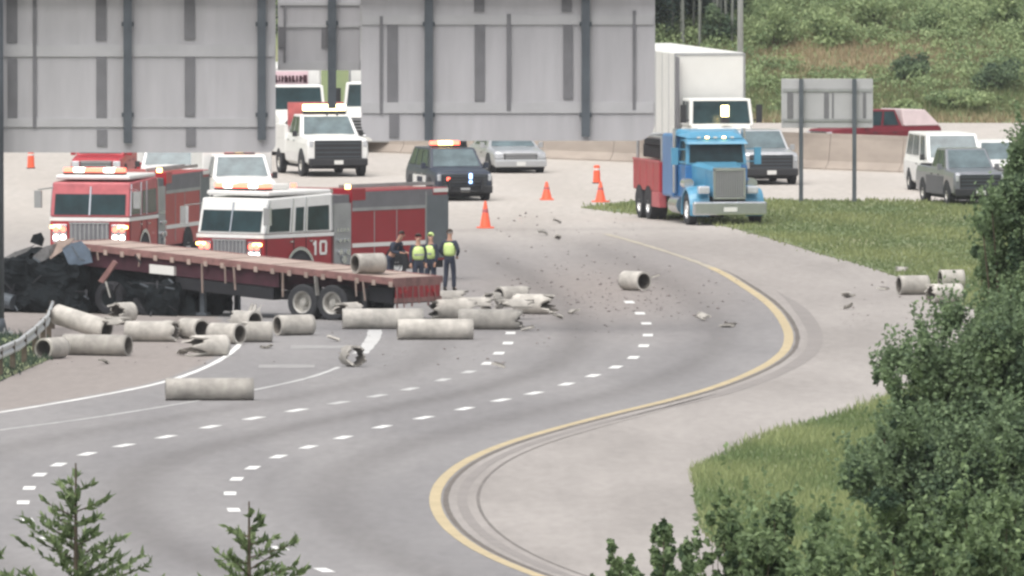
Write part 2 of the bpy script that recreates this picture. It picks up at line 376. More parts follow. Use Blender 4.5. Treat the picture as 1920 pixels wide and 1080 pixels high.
D2 = [(525,1030),(607,1071),(438,958),(431,927),(443,900),(473,879),(521,858),(578,840),(644,822),(715,802),(795,785),(872,768),(938,752),(1003,739),(1062,722),(1112,706),(1155,690),(1188,672),(1207,650),(1215,630),(1212,608),(1200,589),(1180,568)]
mbw, mbf = MB(), MB()
for c, D in ((L1, D1), (L2, D2)):
    for (dx_, dy_) in D:
        yc = G(dx_, dy_).y; ln = 1.6; sl_ = abs((cx(c, yc+1)-cx(c, yc-1))/2)
        faded = c is L1 and 560 < dx_ < 900 and dy_ > 690
        ribbon(mbf if faded else mbw, c, yc-ln/2, yc+ln/2, .28, step=1.0)
o = mbw.build('lane_dashes', M['line_w']); tag(o, kind='structure')
o = mbf.build('lane_dashes', M['line_wf']); tag(o, kind='structure')
# grey transverse lines left of the gore
mb = MB()
M['line_g'] = mat('nearly_gone_road_paint', (.27, .265, .26), .85, var=.25, scale=1.6)
for (a, b_, yy_) in ((485, 590, 688), (545, 650, 652)):
    p, q = G(a, yy_), G(b_, yy_); mb.add([(p.x, p.y-1.2, .026), (q.x, q.y-1.2, .026), (q.x, q.y+1.0, .026), (p.x, p.y+1.0, .026)], [(0, 1, 2, 3)])
o = mb.build('road_marking', M['line_g']); tag(o, kind='structure')

# grass islands: thin turf sheets on the pavement
def turf(poly, name, material, z=.05):
    vs = [G(x, y, 0) for x, y in poly]; vs = [(p.x, p.y, z) for p in vs]; n = len(vs)
    me = bpy.data.meshes.new(name)
    bm = bmesh.new(); top = [bm.verts.new(v) for v in vs]; bot = [bm.verts.new((v[0], v[1], 0.0)) for v in vs]
    bm.faces.new(top)
    for i in range(n): bm.faces.new((bot[i], bot[(i+1) % n], top[(i+1) % n], top[i]))
    bmesh.ops.triangulate(bm, faces=[f for f in bm.faces if len(f.verts) > 4]); bmesh.ops.recalc_face_normals(bm, faces=bm.faces)
    bm.to_mesh(me); bm.free(); me.materials.append(material)
    o = bpy.data.objects.new(name, me); COL.objects.link(o); return tag(o, kind='structure')
ISL1 = [(1090,391),(1140,386),(1195,378),(1300,378),(1440,377),(1700,380),(2300,384),(2600,480),(2400,640),(1990,620),(1850,590),(1760,556),(1690,523),(1620,499),(1540,478),(1450,450),(1370,428),(1280,412),(1200,404)]
ISL2 = [(1300,885),(1330,868),(1400,836),(1480,808),(1560,785),(1640,760),(1720,725),(1800,690),(1900,655),(2300,640),(2500,1120),(1500,1130),(1380,1060),(1320,1000),(1302,940)]
ISL3 = [(-500,735),(-60,728),(0,716),(60,690),(110,668),(120,650),(90,640),(0,625),(-60,622),(-500,620)]
for i_, p_ in enumerate((ISL1, ISL2, ISL3)): turf(p_, 'verge', M['ground'])
def inpoly(px, py, poly):
    c = np.zeros(len(px), bool); n = len(poly)
    for i in range(n):
        x1, y1 = poly[i]; x2, y2 = poly[(i+1) % n]
        hit = ((y1 > py) != (y2 > py)) & (px < (x2-x1)*(py-y1)/((y2-y1) if y2 != y1 else 1e-9)+x1); c ^= hit
    return c
def blades(name, poly, n, hmin, hmax, wd, material, label, edge=1.0, clump=True):
    xs_ = [p[0] for p in poly]; ys_ = [p[1] for p in poly]
    W = np.array([[q.x, q.y] for q in (G(x, y) for x, y in poly)])
    x0, x1 = max(W[:, 0].min(), -24), min(W[:, 0].max(), 24); y0, y1 = W[:, 1].min(), W[:, 1].max()
    pts = np.stack([rng.uniform(x0, x1, n*2), rng.uniform(y0, y1, n*2)], 1)
    a, b_ = pix(pts[:, 0], pts[:, 1], 0.0); k = inpoly(a+rng.normal(0, 8, len(a)), b_+rng.normal(0, 2.2, len(a)), poly); pts = pts[k][:n]
    n = len(pts); patch = .5+.35*np.sin(pts[:, 0]*1.1+pts[:, 1]*.21)+.3*np.sin(pts[:, 0]*.43-pts[:, 1]*.37+2)
    h = rng.uniform(hmin, hmax, n)*(0.75+.5*np.clip(patch, 0, 1)); th = rng.uniform(0, np.pi, n); lean = rng.normal(0, .35, (n, 2))*h[:, None]
    ww = wd*rng.uniform(.6, 1.4, n); dx = np.cos(th)*ww; dy = np.sin(th)*ww
    z0 = np.full(n, .04)
    A = np.stack([pts[:, 0]-dx, pts[:, 1]-dy, z0], 1); B = np.stack([pts[:, 0]+dx, pts[:, 1]+dy, z0], 1)
    C = np.stack([pts[:, 0]+lean[:, 0], pts[:, 1]+lean[:, 1], z0+h], 1)
    V = np.stack([A, B, C], 1).reshape(-1, 3); Fc = np.arange(3*n).reshape(-1, 3)
    t = np.clip(.05+.8*patch+rng.normal(0, .2, n), 0, 1)
    o = quads_mesh(name, V, Fc, material, np.repeat(t, 3)); return tag(o, label, 'grass', kind='stuff')
blades('grass', ISL1, 70000, .05, .13, .035, M['grassm'], 'mown green grass of the median behind the spilled pipes')
blades('grass', ISL2, 120000, .07, .26, .024, M['grassb'], 'tall unmown yellow green grass beside the near shoulder')
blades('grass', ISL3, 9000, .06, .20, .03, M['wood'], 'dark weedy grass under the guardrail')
# ---------------------------------------------------------------- hillside and vegetation
def leaf_cloud(cents, rads, n, size, flat=.55, aspect=.6, tb=.5, ts=.22, down=0.0):
    """leaf quads through ellipsoid clumps; returns V,F,tint"""
    cents = np.asarray(cents, float); rads = np.asarray(rads, float)
    vol = rads.prod(1)**(2/3); k = rng.choice(len(cents), n, p=vol/vol.sum())
    d = rng.normal(0, 1, (n, 3)); d /= np.linalg.norm(d, axis=1)[:, None]; r = rng.uniform(.25, 1.06, n)**.6
    p = cents[k]+d*r[:, None]*rads[k]*(1+rng.normal(0, .07, (n, 1)))
    nrm = d*.6+rng.normal(0, .6, (n, 3)); nrm[:, 2] += .25; nrm /= np.linalg.norm(nrm, axis=1)[:, None]
    a = np.cross(nrm, rng.normal(0, 1, (n, 3))); a /= np.linalg.norm(a, axis=1)[:, None]; b = np.cross(nrm, a)
    s = size*rng.uniform(.6, 1.35, n); a = a*s[:, None]*.5; b = b*s[:, None]*.5*aspect
    V = np.stack([p-a, p-b*.9+a*.1, p+a, p+b*.9+a*.1], 1).reshape(-1, 3)
    ct = rng.normal(0, .2, len(cents))[k]
    t = np.clip(tb+ct*1.2+rng.normal(0, ts, n), 0, 1)
    return V, np.arange(4*n).reshape(-1, 4), np.repeat(t, 4)
def merge(parts):
    V, Fc, T, b = [], [], [], 0
    for v, f, t in parts: V.append(v); Fc.append(f+b); T.append(t); b += len(v)
    return np.concatenate(V), np.concatenate(Fc), np.concatenate(T)
def limbs(base, tips, r0, name='trunk', parent=None):
    mb = MB()
    top = Vector(base)+Vector((0, 0, max(.3, (max(t[2] for t in tips)-base[2])*.45)))
    mb.tube(base, top, r0, r0*.6, 8)
    for t in tips:
        f = random.uniform(.35, 1); s = Vector(base).lerp(top, f); m_ = s.lerp(Vector(t), .5)+Vector((0, 0, .1))
        mb.tube(s, m_, r0*.38, r0*.24, 6); mb.tube(m_, t, r0*.24, r0*.08, 6)
    return mb.build(name, M['bark'], parent)
def plant(name, label, cat, base, cl, n, size, material, r0=.06, aspect=.6, group=None, tb=.5, ts=.22):
    """cl: list of (dx,dy,z,rx,ry,rz) clumps relative to base"""
    t = thing(name, label, cat, base, 0, group)
    cents = [(c[0], c[1], c[2]) for c in cl]; rads = [(c[3], c[4], c[5]) for c in cl]
    v, f, ti = leaf_cloud(cents, rads, n, size, aspect=aspect, tb=tb, ts=ts)
    if n > 3000:                    # young shoots that stick out of the crown
        ca, ra = np.array(cents), np.array(rads); k = rng.integers(0, len(ca), n//90); P_ = []
        for q in k:
            d = rng.normal(0, 1, 3); d[2] = abs(d[2])+.5; d /= np.linalg.norm(d); s0 = ca[q]+d*ra[q]*.8; ln = rng.uniform(.15, .42); m_ = 14
            u = np.linspace(0, 1, m_)[:, None]; up_ = np.array([0, 0, 1.0]); P_.append(s0+d*ln*u*.7+up_*ln*u**1.5*.5+rng.normal(0, .022, (m_, 3)))
        P_ = np.concatenate(P_); m_ = len(P_); nr = rng.normal(0, 1, (m_, 3)); a = np.cross(nr, rng.normal(0, 1, (m_, 3))); a /= np.linalg.norm(a, axis=1)[:, None]; b = np.cross(nr, a); b /= np.linalg.norm(b, axis=1)[:, None]
        V2 = np.stack([P_-a*size*.5, P_-b*size*.3, P_+a*size*.5, P_+b*size*.3], 1).reshape(-1, 3)
        v, f, ti = merge([(v, f, ti), (V2, np.arange(4*m_).reshape(-1, 4), np.repeat(np.clip(rng.normal(.62, .2, m_), 0, 1), 4))])
    quads_mesh('crown' if 'tree' in name else 'foliage', v, f, material, ti, t)
    tips = [cents[i] for i in rng.choice(len(cents), min(14, len(cents)), replace=False)]
    limbs((0, 0, -.1), tips, r0, 'trunk' if 'tree' in name else 'stem', t)
    return t
# hillside scrub: one mass of weeds and brush
def hillpt(px, py):
    # march the ray onto the hill
    d = ray(px, py)
    for Y in np.arange(700, 1100, .5):
        z = CH+d.z*Y/d.y
        if z <= float(hz(d.x*Y/d.y, Y)): return Vector((d.x*Y/d.y, Y, float(hz(d.x*Y/d.y, Y))))
    return None
cents, rads, tb = [], [], []
for i in range(2300):
    X_ = random.uniform(-24, 26) if i < 250 else random.uniform(5, 21); Y_ = random.uniform(720.5, 742) if i > 250 else random.uniform(721, 775); z = float(hz(X_, Y_)); r = random.uniform(.16, .46)*(1+(Y_-720)/30)
    ax, ay = pix(X_, Y_, z)
    dryp = math.exp(-((ax-1660)/150)**2-((ay-115)/38)**2)+.8*math.exp(-((ax-1480)/140)**2-((ay-110)/30)**2)
    if random.random() < dryp*.85: continue
    if random.random() < .35: r *= .6
    if Y_ < 723: r *= .5
    cents.append((X_, Y_, z+r*.35)); rads.append((r*1.3, r*1.3, r*random.uniform(.5, 1.0)))
v, f, t = leaf_cloud(cents, rads, 170000, .15, tb=.6, ts=.11)
o = quads_mesh('hillside_scrub', v, f, M['scrub'], t); tag(o, 'pale green scrub and weeds covering the bank beyond the highway', 'scrub', kind='stuff')
# dry grass over the bank
n = 60000; X_ = rng.uniform(2, 23, n); Y_ = rng.uniform(718.8, 745, n); Z_ = hz(X_, Y_)
ax, ay = pix(X_, Y_, Z_)
dry = np.exp(-((ax-1660)/190)**2-((ay-115)/45)**2)+.7*np.exp(-((ax-1500)/200)**2-((ay-100)/40)**2)+.9*np.exp(-((ay-232)/14)**2)
h = rng.uniform(.12, .34, n); th = rng.uniform(0, 3.14, n); wd = .04; dx = np.cos(th)*wd; dy = np.sin(th)*wd
A = np.stack([X_-dx, Y_-dy, Z_-.02], 1); B = np.stack([X_+dx, Y_+dy, Z_-.02], 1); C = np.stack([X_+rng.normal(0, .08, n), Y_+rng.normal(0, .08, n), Z_+h], 1)
V = np.stack([A, B, C], 1).reshape(-1, 3)
mdry = leafmat('bank_grass_blades', (.15, .20, .085), (.42, .34, .22)); M['bankgrass'] = mdry
o = quads_mesh('bank_grass', V, np.arange(3*n).reshape(-1, 3), mdry, np.repeat(np.clip(dry*.9+rng.normal(.12, .16, n), 0, 1), 3))
tag(o, 'pale dry grass on the bank beyond the highway', 'grass', kind='stuff')
# far wood at the top left
cents, rads = [], []
for i in range(260):
    X_ = random.uniform(4.6, 9.0) if i < 150 else random.uniform(-24, 5); Y_ = random.uniform(729.5, 738)+max(0, X_-7.5)*2; z = float(hz(X_, Y_)); hh = random.uniform(.2, 3.5)
    cents.append((X_, Y_, z+hh)); rads.append((random.uniform(.35, .9), random.uniform(.6, 1.0), random.uniform(.5, 1.3)))
v, f, t = leaf_cloud(cents, rads, 50000, .16, tb=.4, ts=.25)
mbk = MB()
o = quads_mesh('far_wood', v, f, M['wood'], t); tag(o, 'dark far wood on top of the bank left of the lamp pole', 'wood', kind='stuff')
for i in range(22):
    a = random.uniform(-20, 9) if i < 8 else random.uniform(5.4, 8.8); Y_ = random.uniform(728.5, 731); z = float(hz(a, Y_)); mbk.tube((a, Y_, z-.2), (a+random.uniform(-.3, .3), Y_, z+7), .06, .04, 7)
o = mbk.build('far_wood_trunks', mat('grey_bark', (.16, .17, .15), .9, var=.2)); tag(o, 'grey trunks of the far wood on top of the bank', 'wood', kind='stuff')
# shrubs one can tell apart on the bank
hs = [(1705,135,42,34,'dark round bush in the middle of the bank above the red pickup','shrub'),
      (1865,150,60,40,'dark bush on the bank at its right end','shrub'),
      (1560,60,60,48,'pale green bush high on the bank right of the lamp pole','shrub'),
      (1450,55,55,60,'light green rounded bush beside the lamp pole','shrub'),
      (1780,40,70,40,'broad bush at the top of the bank above the dry patch','shrub'),
      (1880,30,40,48,'tall bush at the top right corner of the bank','shrub'),
      (1350,60,40,50,'dark green bush just left of the lamp pole','shrub'),
      (1645,30,45,45,'small leafy bush at the top of the bank above the small sign','shrub'),
      (1800,190,70,26,'low green bush low on the bank above the white van','shrub'),
      (1690,210,40,20,'low green bush just above the roof of the red pickup','shrub')]
for (x, y, wpx, hpx, lab, ct) in hs:
    p = hillpt(x, y+hpx*.6); s = F/p.y; rw, rh = wpx/s, hpx/s; cl = []
    for k in range(9): cl.append((random.uniform(-.6, .6)*rw, random.uniform(-.4, .4)*rw, rh*random.uniform(.35, 1.25), rw*random.uniform(.3, .5), rw*.4, rh*random.uniform(.3, .5)))
    dk = 'dark' in lab
    plant('shrub', lab, ct, p, cl, 1700, .15, M['leafd'] if dk else M['scrub'], .05, group='bushes on the far bank', tb=.35 if dk else .6)

# near vegetation: clumps placed in real metres, distance given
def bush_at(name, label, cat, x, ytop, wpx, hpx, Y, n, size, material, group, nc=22, shape='round', aspect=.6, tb=.5, ts=.22, r0=.07):
    s = F/Y; top = P(x, ytop, Y); zb = float(hz(top.x, Y)); H = top.z-zb; W = wpx/s/2; hh = min(H, hpx/s)
    cl = []
    for k in range(nc):
        u = random.random(); fz = random.uniform(0, 1)
        if shape == 'cone': wf = (1-fz)*.95+.08
        elif shape == 'tall': wf = math.sqrt(max(.03, 1-(2*fz-1)**2))*.9+.1
        else: wf = math.sqrt(max(.02, 1-(fz*.97)**2))
        rr = W*random.uniform(.16, .34)*(.6 if fz > .8 else 1)
        a = random.uniform(-1, 1)*max(.05, wf*W-rr*.6); cy = random.uniform(-.6, .6)*W
        cl.append((a, cy, H-hh+hh*fz-rr*.4*fz, rr, rr, rr*random.uniform(.8, 1.5)))
    return plant(name, label, cat, (top.x, Y, zb), cl, n, size, material, r0, aspect, group, tb, ts)
GB = 'shrubs on the near slope at the right'
# big tree at the right edge
def outline_tree(name, label, cat, cxp, Y, blobs, n, size, material, group, aspect=.6, tb=.5, ts=.15, r0=.09, depth=.8):
    """blobs: (px,py,rx,ry) picture sizes; turned into clumps at depth Y with a real spread in depth"""
    s = F/Y; c = P(cxp, 600, Y); zb = float(hz(c.x, Y)); cl = []
    for (bx, by, rx, ry) in blobs:
        q = P(bx, by, Y); m_ = max(4, int(rx*ry/260))
        for k in range(m_):
            a = random.uniform(0, 6.28); rr = math.sqrt(random.random())*.78
            dx = math.cos(a)*rr*rx/s; dz = math.sin(a)*rr*ry/s; q_ = random.uniform(.24, .46)
            cl.append((q.x-c.x+dx, random.uniform(-1, 1)*depth, q.z-zb+dz, q_*rx/s, q_*rx/s*1.1, q_*ry/s))
    return plant(name, label, cat, (c.x, Y, zb), cl, n, size, material, r0, aspect, group, tb, ts)
outline_tree('broadleaf_tree', 'tall dark leafy tree at the right edge hiding the white car', 'tree', 1925, 252,
   [(1915,330,45,60),(1930,280,25,40),(1890,430,55,50),(1860,490,45,40),(1900,520,50,60),(1885,590,50,50),(1940,450,50,160),(1880,560,50,60),(1930,560,50,80),(1850,440,22,24),(1862,395,16,14),(1905,400,30,30)], 60000, .072, M['leafd'], None, r0=.11)
outline_tree('shrub', 'dense dark shrub below the tall tree at the right edge', 'shrub', 1850, 235,
   [(1850,680,90,80),(1770,700,60,60),(1900,620,50,70),(1790,610,35,45),(1740,640,22,36),(1690,700,45,45),(1655,712,20,30),(1850,790,120,90),(1720,780,60,55),(1830,720,90,60),(1900,740,60,100),(1760,830,80,50)], 82000, .072, M['leafd'], GB, r0=.09)
outline_tree('shrub', 'dark shrub bulging left over the tall grass', 'shrub', 1720, 222,
   [(1640,890,60,50),(1610,905,36,30),(1700,860,70,60),(1790,870,80,70),(1890,850,70,80),(1680,800,36,36),(1760,920,80,50),(1700,950,80,50),(1830,940,90,70),(1780,1010,140,70),(1900,980,60,100)], 82000, .070, M['leafd'], GB, r0=.09, tb=.46)
for (x, yt, w_, h_, Yd, lab, n_) in [
    (1150,1003,60,140,150,'leafy sapling leftmost in the bottom right thicket',420),
    (1178,1030,60,110,146,'short leafy sapling second from left in the bottom right thicket',350),
    (1243,968,80,160,150,'tall leafy sapling third from left in the bottom right thicket',620),
    (1283,1002,60,130,153,'forked sapling between the third sapling and the big bush',420),
    (1350,915,130,240,156,'pointed leafy bush in front of the left end of the tall grass',1500),
    (1470,915,110,240,160,'leafy bush with a pointed top over the tall grass',1250),
    (1545,945,90,200,156,'rounded leafy bush right of the pointed bush',1000),
    (1420,990,150,170,148,'broad leafy bush at the bottom edge below the tall grass',1500),
    (1620,985,140,180,150,'leafy bush right of centre in the bottom thicket',1300),
    (1720,960,150,200,158,'light leafy bush at the bottom below the dark shrub',1400),
    (1800,900,120,260,162,'slender leafy bush near the bottom right corner',1300),
    (1880,885,110,260,155,'tall pale leafed bush in the bottom right corner',1300),
    (1850,1000,170,160,146,'low leafy bush right at the bottom right corner',1300),
    (1560,1040,150,100,146,'low leafy bush at the bottom edge under the rounded bush',900)]:
    s = F/Yd; k = 1
    bl = []
    nb = max(4, int(w_/14))
    for i in range(nb):
        fx = random.uniform(-.5, .5)*w_; top = yt+abs(fx)/(w_/2)*h_*.45+random.uniform(0, 20)
        for j in range(int(h_/38)+1):
            bl.append((x+fx*random.uniform(.6, 1.1), top+16+j*38, random.uniform(12, 19), random.uniform(20, 28)))
    bl.append((x, yt+18, 9, 20))
    outline_tree('leafy_bush', lab, 'bush', x, Yd, bl, int(n_*3.4), .066, M['leaf'], 'leafy bushes along the bottom right', aspect=.75, tb=.5, ts=.22, r0=.03, depth=.25)

# cedars: feathery sprays on a leader
def cedar(label, x, ytop, wbase, Y, seed):
    rs = np.random.default_rng(seed); s = F/Y; top = P(x, ytop, Y); zb = float(hz(top.x, Y)); H = top.z-zb
    t = thing('cedar_tree', label, 'tree', (top.x, Y, zb), 0, 'young cedars at the bottom left')
    mb = MB(); mb.tube((0, 0, -.1), (0, 0, H*.6), .07, .03, 7); mb.tube((0, 0, H*.6), (0.0, 0, H), .03, .006, 6)
    parts = []; nb = 112
    for i in range(nb):
        f = (i/nb)**.75; z = H-.12-f*min(H-.2, 2.0); reach = wbase/s/2*min(1.9, (.12+1.9*f**.9))*rs.uniform(.55, 1.15); a = rs.uniform(0, 6.28)
        dirx, diry = math.cos(a), math.sin(a); rise = reach*rs.uniform(.25, .6)
        if i % 2 == 0: mb.tube((0, 0, z), (dirx*reach*.9, diry*reach*.9, z+rise*.85), .009, .003, 4, False)
        m_ = int(8+reach*42)
        u = rs.uniform(.12, 1, m_); c = np.stack([dirx*reach*u, diry*reach*u, z+rise*u**1.3], 1)
        d = np.stack([np.full(m_, dirx)*.55, np.full(m_, diry)*.55, np.full(m_, .55)], 1)+rs.normal(0, .42, (m_, 3)); d /= np.linalg.norm(d, axis=1)[:, None]
        L = rs.uniform(.05, .10, m_)[:, None]; sd_ = np.cross(d, rs.normal(0, 1, (m_, 3))); sd_ /= np.linalg.norm(sd_, axis=1)[:, None]; W_ = rs.uniform(.010, .026, m_)[:, None]
        V = np.stack([c-d*L*.3, c+sd_*W_+d*L*.3, c+d*L, c-sd_*W_+d*L*.3], 1).reshape(-1, 3)
        parts.append((V, np.arange(4*m_).reshape(-1, 4), np.repeat(np.clip(rs.normal(.5, .25, m_)+.1*rs.normal(), 0, 1), 4)))
    v, f, ti = merge(parts); quads_mesh('crown', v, f, M['cedar'], ti, t); mb.build('trunk', M['bark'], t)
cedar('young cedar with a thin bare tip at the bottom left', 142, 868, 270, 150, 3)
cedar('fuller young cedar at the bottom left, right of the thin tipped one', 467, 940, 330, 146, 5)
cedar('cedar of which only the top shows in the bottom left corner', -8, 1015, 200, 148, 8)

# ---------------------------------------------------------------- concrete barrier
def brow(x): return 298+.0386*(x-1020)
a = G(-700, brow(-700)); b = G(2700, brow(2700)); d = (b-a).normalized(); nrm = Vector((-d.y, d.x, 0))
prof = [(-.36, 0), (-.36, .08), (-.22, .34), (-.13, 1.12), (-.13, 1.30), (.13, 1.30), (.13, 1.12), (.22, .34), (.36, .08), (.36, 0)]
t = thing('median_barrier', 'long tan concrete median barrier behind the queue of trucks', 'barrier', a, 0)
mb = MB(); Ltot = (b-a).length; nseg = 26
for i in range(nseg):
    s0, s1 = Ltot*i/nseg+.015, Ltot*(i+1)/nseg-.015
    mb.loft([[d*q+nrm*x+Vector((0, 0, z)) for x, z in prof] for q in (s0, s1)])
mb.build('barrier_wall', M['barrier'], t)

# ---------------------------------------------------------------- lamp pole
p = G(1388, 262); q = thing('lamp_pole', 'tall grey galvanised lamp pole behind the white semi truck', 'lamp pole', p)
mb = MB(); mb.tube((0, 0, 0), (0, 0, 14), .12, .085, 14); mb.build('pole', M['pole'], q, smooth=True)
mb = MB(); mb.box(-.2, .2, -.2, .2, 0, .05).tube((0, 0, .05), (0, 0, .35), .16, .13, 14); mb.build('base', M['galv'], q)
mb = MB(); mb.tube((0, 0, 13.8), (-2.2, 0, 14.5), .05, .04, 8); mb.build('arm', M['pole'], q)
mb = MB(); mb.box(-2.9, -2.1, -.15, .15, 14.42, 14.58); mb.build('lamp_head', M['galv'], q, bevel=.03)

# ---------------------------------------------------------------- overhead sign gantry (back of the signs)
cpnt = G(-10, 630); YS = cpnt.y+.6; Sg = F/YS
def SX(px): return (px-960)/F*(YS*cp+CH*sp)      # close enough at this depth
def SZ(py): return P(960, py, YS).z
gt = thing('overhead_sign_gantry', 'huge overhead highway sign gantry seen from behind, grey panels on dark hangers', 'sign gantry', (cpnt.x, cpnt.y, 0))
ox, oy = cpnt.x, cpnt.y
mb = MB(); mb.tube((0, 0, .12), (0, 0, .5), .36, .27, 20); mb.tube((0, 0, .5), (0, 0, 10.8), .27, .24, 20); mb.build('column', M['steel'], gt, smooth=True)
mb = MB(); mb.box(-.5, .5, -.5, .5, 0, .12)
for i in range(8): mb.tube((.4*math.cos(i*.785), .4*math.sin(i*.785), .1), (.4*math.cos(i*.785), .4*math.sin(i*.785), .24), .025, n=6)
mb.build('base_plate', M['galv'], gt)
yb = YS-oy
# the truss carrying the signs, mostly above the picture
mb = MB(); x0, x1 = 0, SX(1240)-ox; zc0, zc1 = SZ(-6), SZ(-110)
for yy in (-1.15, -.25):
    for z in (zc0+.12, zc1): mb.tube((x0, yb+yy, z), (x1, yb+yy, z), .10, n=10)
nb_ = 14
for i in range(nb_):
    xa, xb = x0+(x1-x0)*i/nb_, x0+(x1-x0)*(i+1)/nb_; zz = (zc0+.12, zc1) if i % 2 == 0 else (zc1, zc0+.12)
    for yy in (-1.15, -.25): mb.tube((xa, yb+yy, zz[0]), (xb, yb+yy, zz[1]), .04, n=6)
    mb.tube((xb, yb-1.15, zc0+.12), (xb, yb-.25, zc0+.12), .035, n=6); mb.tube((xb, yb-1.15, zc1), (xb, yb-.25, zc1), .035, n=6)
mb.build('truss', M['steel'], gt)
def sign_panel(pxl, pxr, pyt, pyb, rails, shade_strips, seams, hangers, rad=.0, dyy=0.0, skirt=True):
    xl, xr, zt, zb = SX(pxl)-ox, SX(pxr)-ox, SZ(pyt), SZ(pyb); mb = MB(); pts = []
    def arc(cx_, cz_, a0):
        return [(cx_+rad*math.cos(R(a0+k*15)), cz_+rad*math.sin(R(a0+k*15))) for k in range(7)]
    if rad > 0: pts = arc(xl+rad, zb+rad, 180)+arc(xr-rad, zb+rad, 270)+arc(xr-rad, zt-rad, 0)+arc(xl+rad, zt-rad, 90)
    else: pts = [(xl, zb), (xr, zb), (xr, zt), (xl, zt)]
    y0 = yb+dyy
    mb.loft([[(x, y0, z) for x, z in pts], [(x, y0+.05, z) for x, z in pts]])
    o = mb.build('sign_panel', M['sign'], gt)
    # horizontal rails
    mb = MB()
    for (ry0, ry1) in rails: mb.box(xl+.04, xr-.04, y0-.05, y0-.003, SZ(ry1), SZ(ry0))
    if rails: mb.split('stiffener', M['signl'], o)
    mb = MB()
    for (sx0, sx1, sy0, sy1) in shade_strips: mb.box(SX(sx0)-ox, SX(sx1)-ox, y0-.04, y0-.003, SZ(sy1), SZ(sy0))  # strut shadows built in as flat dark strips on the panel
    if shade_strips: mb.split('dark_strip', M['signd'], o)
    mb = MB()
    for (sx0, sy0, sy1, wd) in seams: mb.box(SX(sx0)-ox, SX(sx0+wd)-ox, y0-.062, y0-.003, SZ(sy1), SZ(sy0))
    if seams: mb.split('seam_rib', M['signd'], o)
    for (hx, hy) in hangers:
        c = SX(hx)-ox; z0_, z1_ = SZ(hy), zc1+.1; mb = MB()
        mb.box(c-.115, c+.115, y0-.085, y0-.07, z0_, z1_).box(c-.012, c+.012, y0-.19, y0-.085, z0_, z1_).box(c-.115, c+.115, y0-.205, y0-.19, z0_, z1_)
        mb.build('hanger', M['steel'], o)
        mb = MB()
        for zz in (45, 215):
            for sgn in (-1, 1): mb.box(c+sgn*.14-.03, c+sgn*.14+.03, y0-.11, y0-.06, SZ(zz)-.06, SZ(zz)+.06)
        mb.split('clip', M['steel'], o)
    return o
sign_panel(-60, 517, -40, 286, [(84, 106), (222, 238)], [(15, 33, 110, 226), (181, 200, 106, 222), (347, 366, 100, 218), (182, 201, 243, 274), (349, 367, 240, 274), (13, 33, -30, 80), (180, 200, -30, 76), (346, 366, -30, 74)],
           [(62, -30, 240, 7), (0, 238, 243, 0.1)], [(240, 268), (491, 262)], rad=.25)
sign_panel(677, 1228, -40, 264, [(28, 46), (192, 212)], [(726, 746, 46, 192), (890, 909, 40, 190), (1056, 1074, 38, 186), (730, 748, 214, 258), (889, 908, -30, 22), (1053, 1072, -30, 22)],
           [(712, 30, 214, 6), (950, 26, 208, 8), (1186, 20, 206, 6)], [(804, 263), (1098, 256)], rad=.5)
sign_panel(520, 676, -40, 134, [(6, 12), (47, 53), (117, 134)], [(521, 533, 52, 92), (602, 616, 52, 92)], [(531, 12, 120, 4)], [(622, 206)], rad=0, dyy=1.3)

# ---------------------------------------------------------------- small sign on two posts (seen from behind)
p0 = G(1552, 382); st = thing('guide_sign', 'small grey guide sign on two posts, seen from behind, on the median grass', 'sign', p0)
s = F/(p0.y*cp)
def lx(px): return (px-1552)/s
def lz(py): return P(1552, py, p0.y).z
for px_c in (1502, 1602):
    mb = MB(); c = lx(px_c); mb.box(c-.07, c+.07, -.012, 0, -.1, lz(148)).box(c-.006, c+.006, 0, .14, -.1, lz(148)).box(c-.07, c+.07, .14, .152, -.1, lz(148)); mb.build('post', M['steel'], st)
mb = MB(); mb.box(lx(1465), lx(1637), .19, .22, lz(240), lz(148)); sp_ = mb.build('sign_panel', M['signl'], st, bevel=.01)
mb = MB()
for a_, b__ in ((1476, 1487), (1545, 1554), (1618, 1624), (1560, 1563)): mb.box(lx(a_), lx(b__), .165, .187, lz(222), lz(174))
mb.split('dark_strip', M['signd'], sp_)
mb = MB(); mb.box(lx(1467), lx(1635), .155, .187, lz(172), lz(166)).box(lx(1467), lx(1635), .155, .187, lz(228), lz(223)); mb.split('stiffener', M['galv'], sp_)

# ---------------------------------------------------------------- guardrail
gr = thing('guardrail', 'galvanised guardrail curving behind the gantry column', 'guardrail', (0, 0, 0))
pts = [(-400, 745), (-250, 738), (-120, 728), (-40, 716), (0, 708), (35, 692), (65, 668), (88, 645), (98, 618)]
W_ = [G(x, y) for x, y in pts]; gr.location = W_[4]; off = W_[4]
prof = [(.0, .48), (.05, .52), (.05, .58), (.0, .635), (.0, .66), (.05, .71), (.05, .78), (.0, .82), (-.012, .81), (.03, .77), (.03, .72), (-.015, .665), (-.015, .63), (.03, .575), (.03, .53), (-.012, .49)]
rings = []
fine = []
for i in range(len(W_)-1):
    for k in range(3): fine.append(W_[i].lerp(W_[i+1], k/3))
fine.append(W_[-1])
for i, q in enumerate(fine):
    dd = (fine[min(i+1, len(fine)-1)]-fine[max(i-1, 0)]).normalized(); nn = Vector((dd.y, -dd.x, 0))
    rings.append([q-off+nn*a_+Vector((0, 0, z_)) for a_, z_ in prof])
mb = MB().loft(rings); mb.build('rail', M['rail_steel'], gr)
for i in range(0, len(fine), 2):
    q = fine[i]-off; mb = MB(); mb.box(q.x-.07, q.x+.07, q.y+.05, q.y+.2, -.05, .80); mb.build('post', M['bark'], gr)
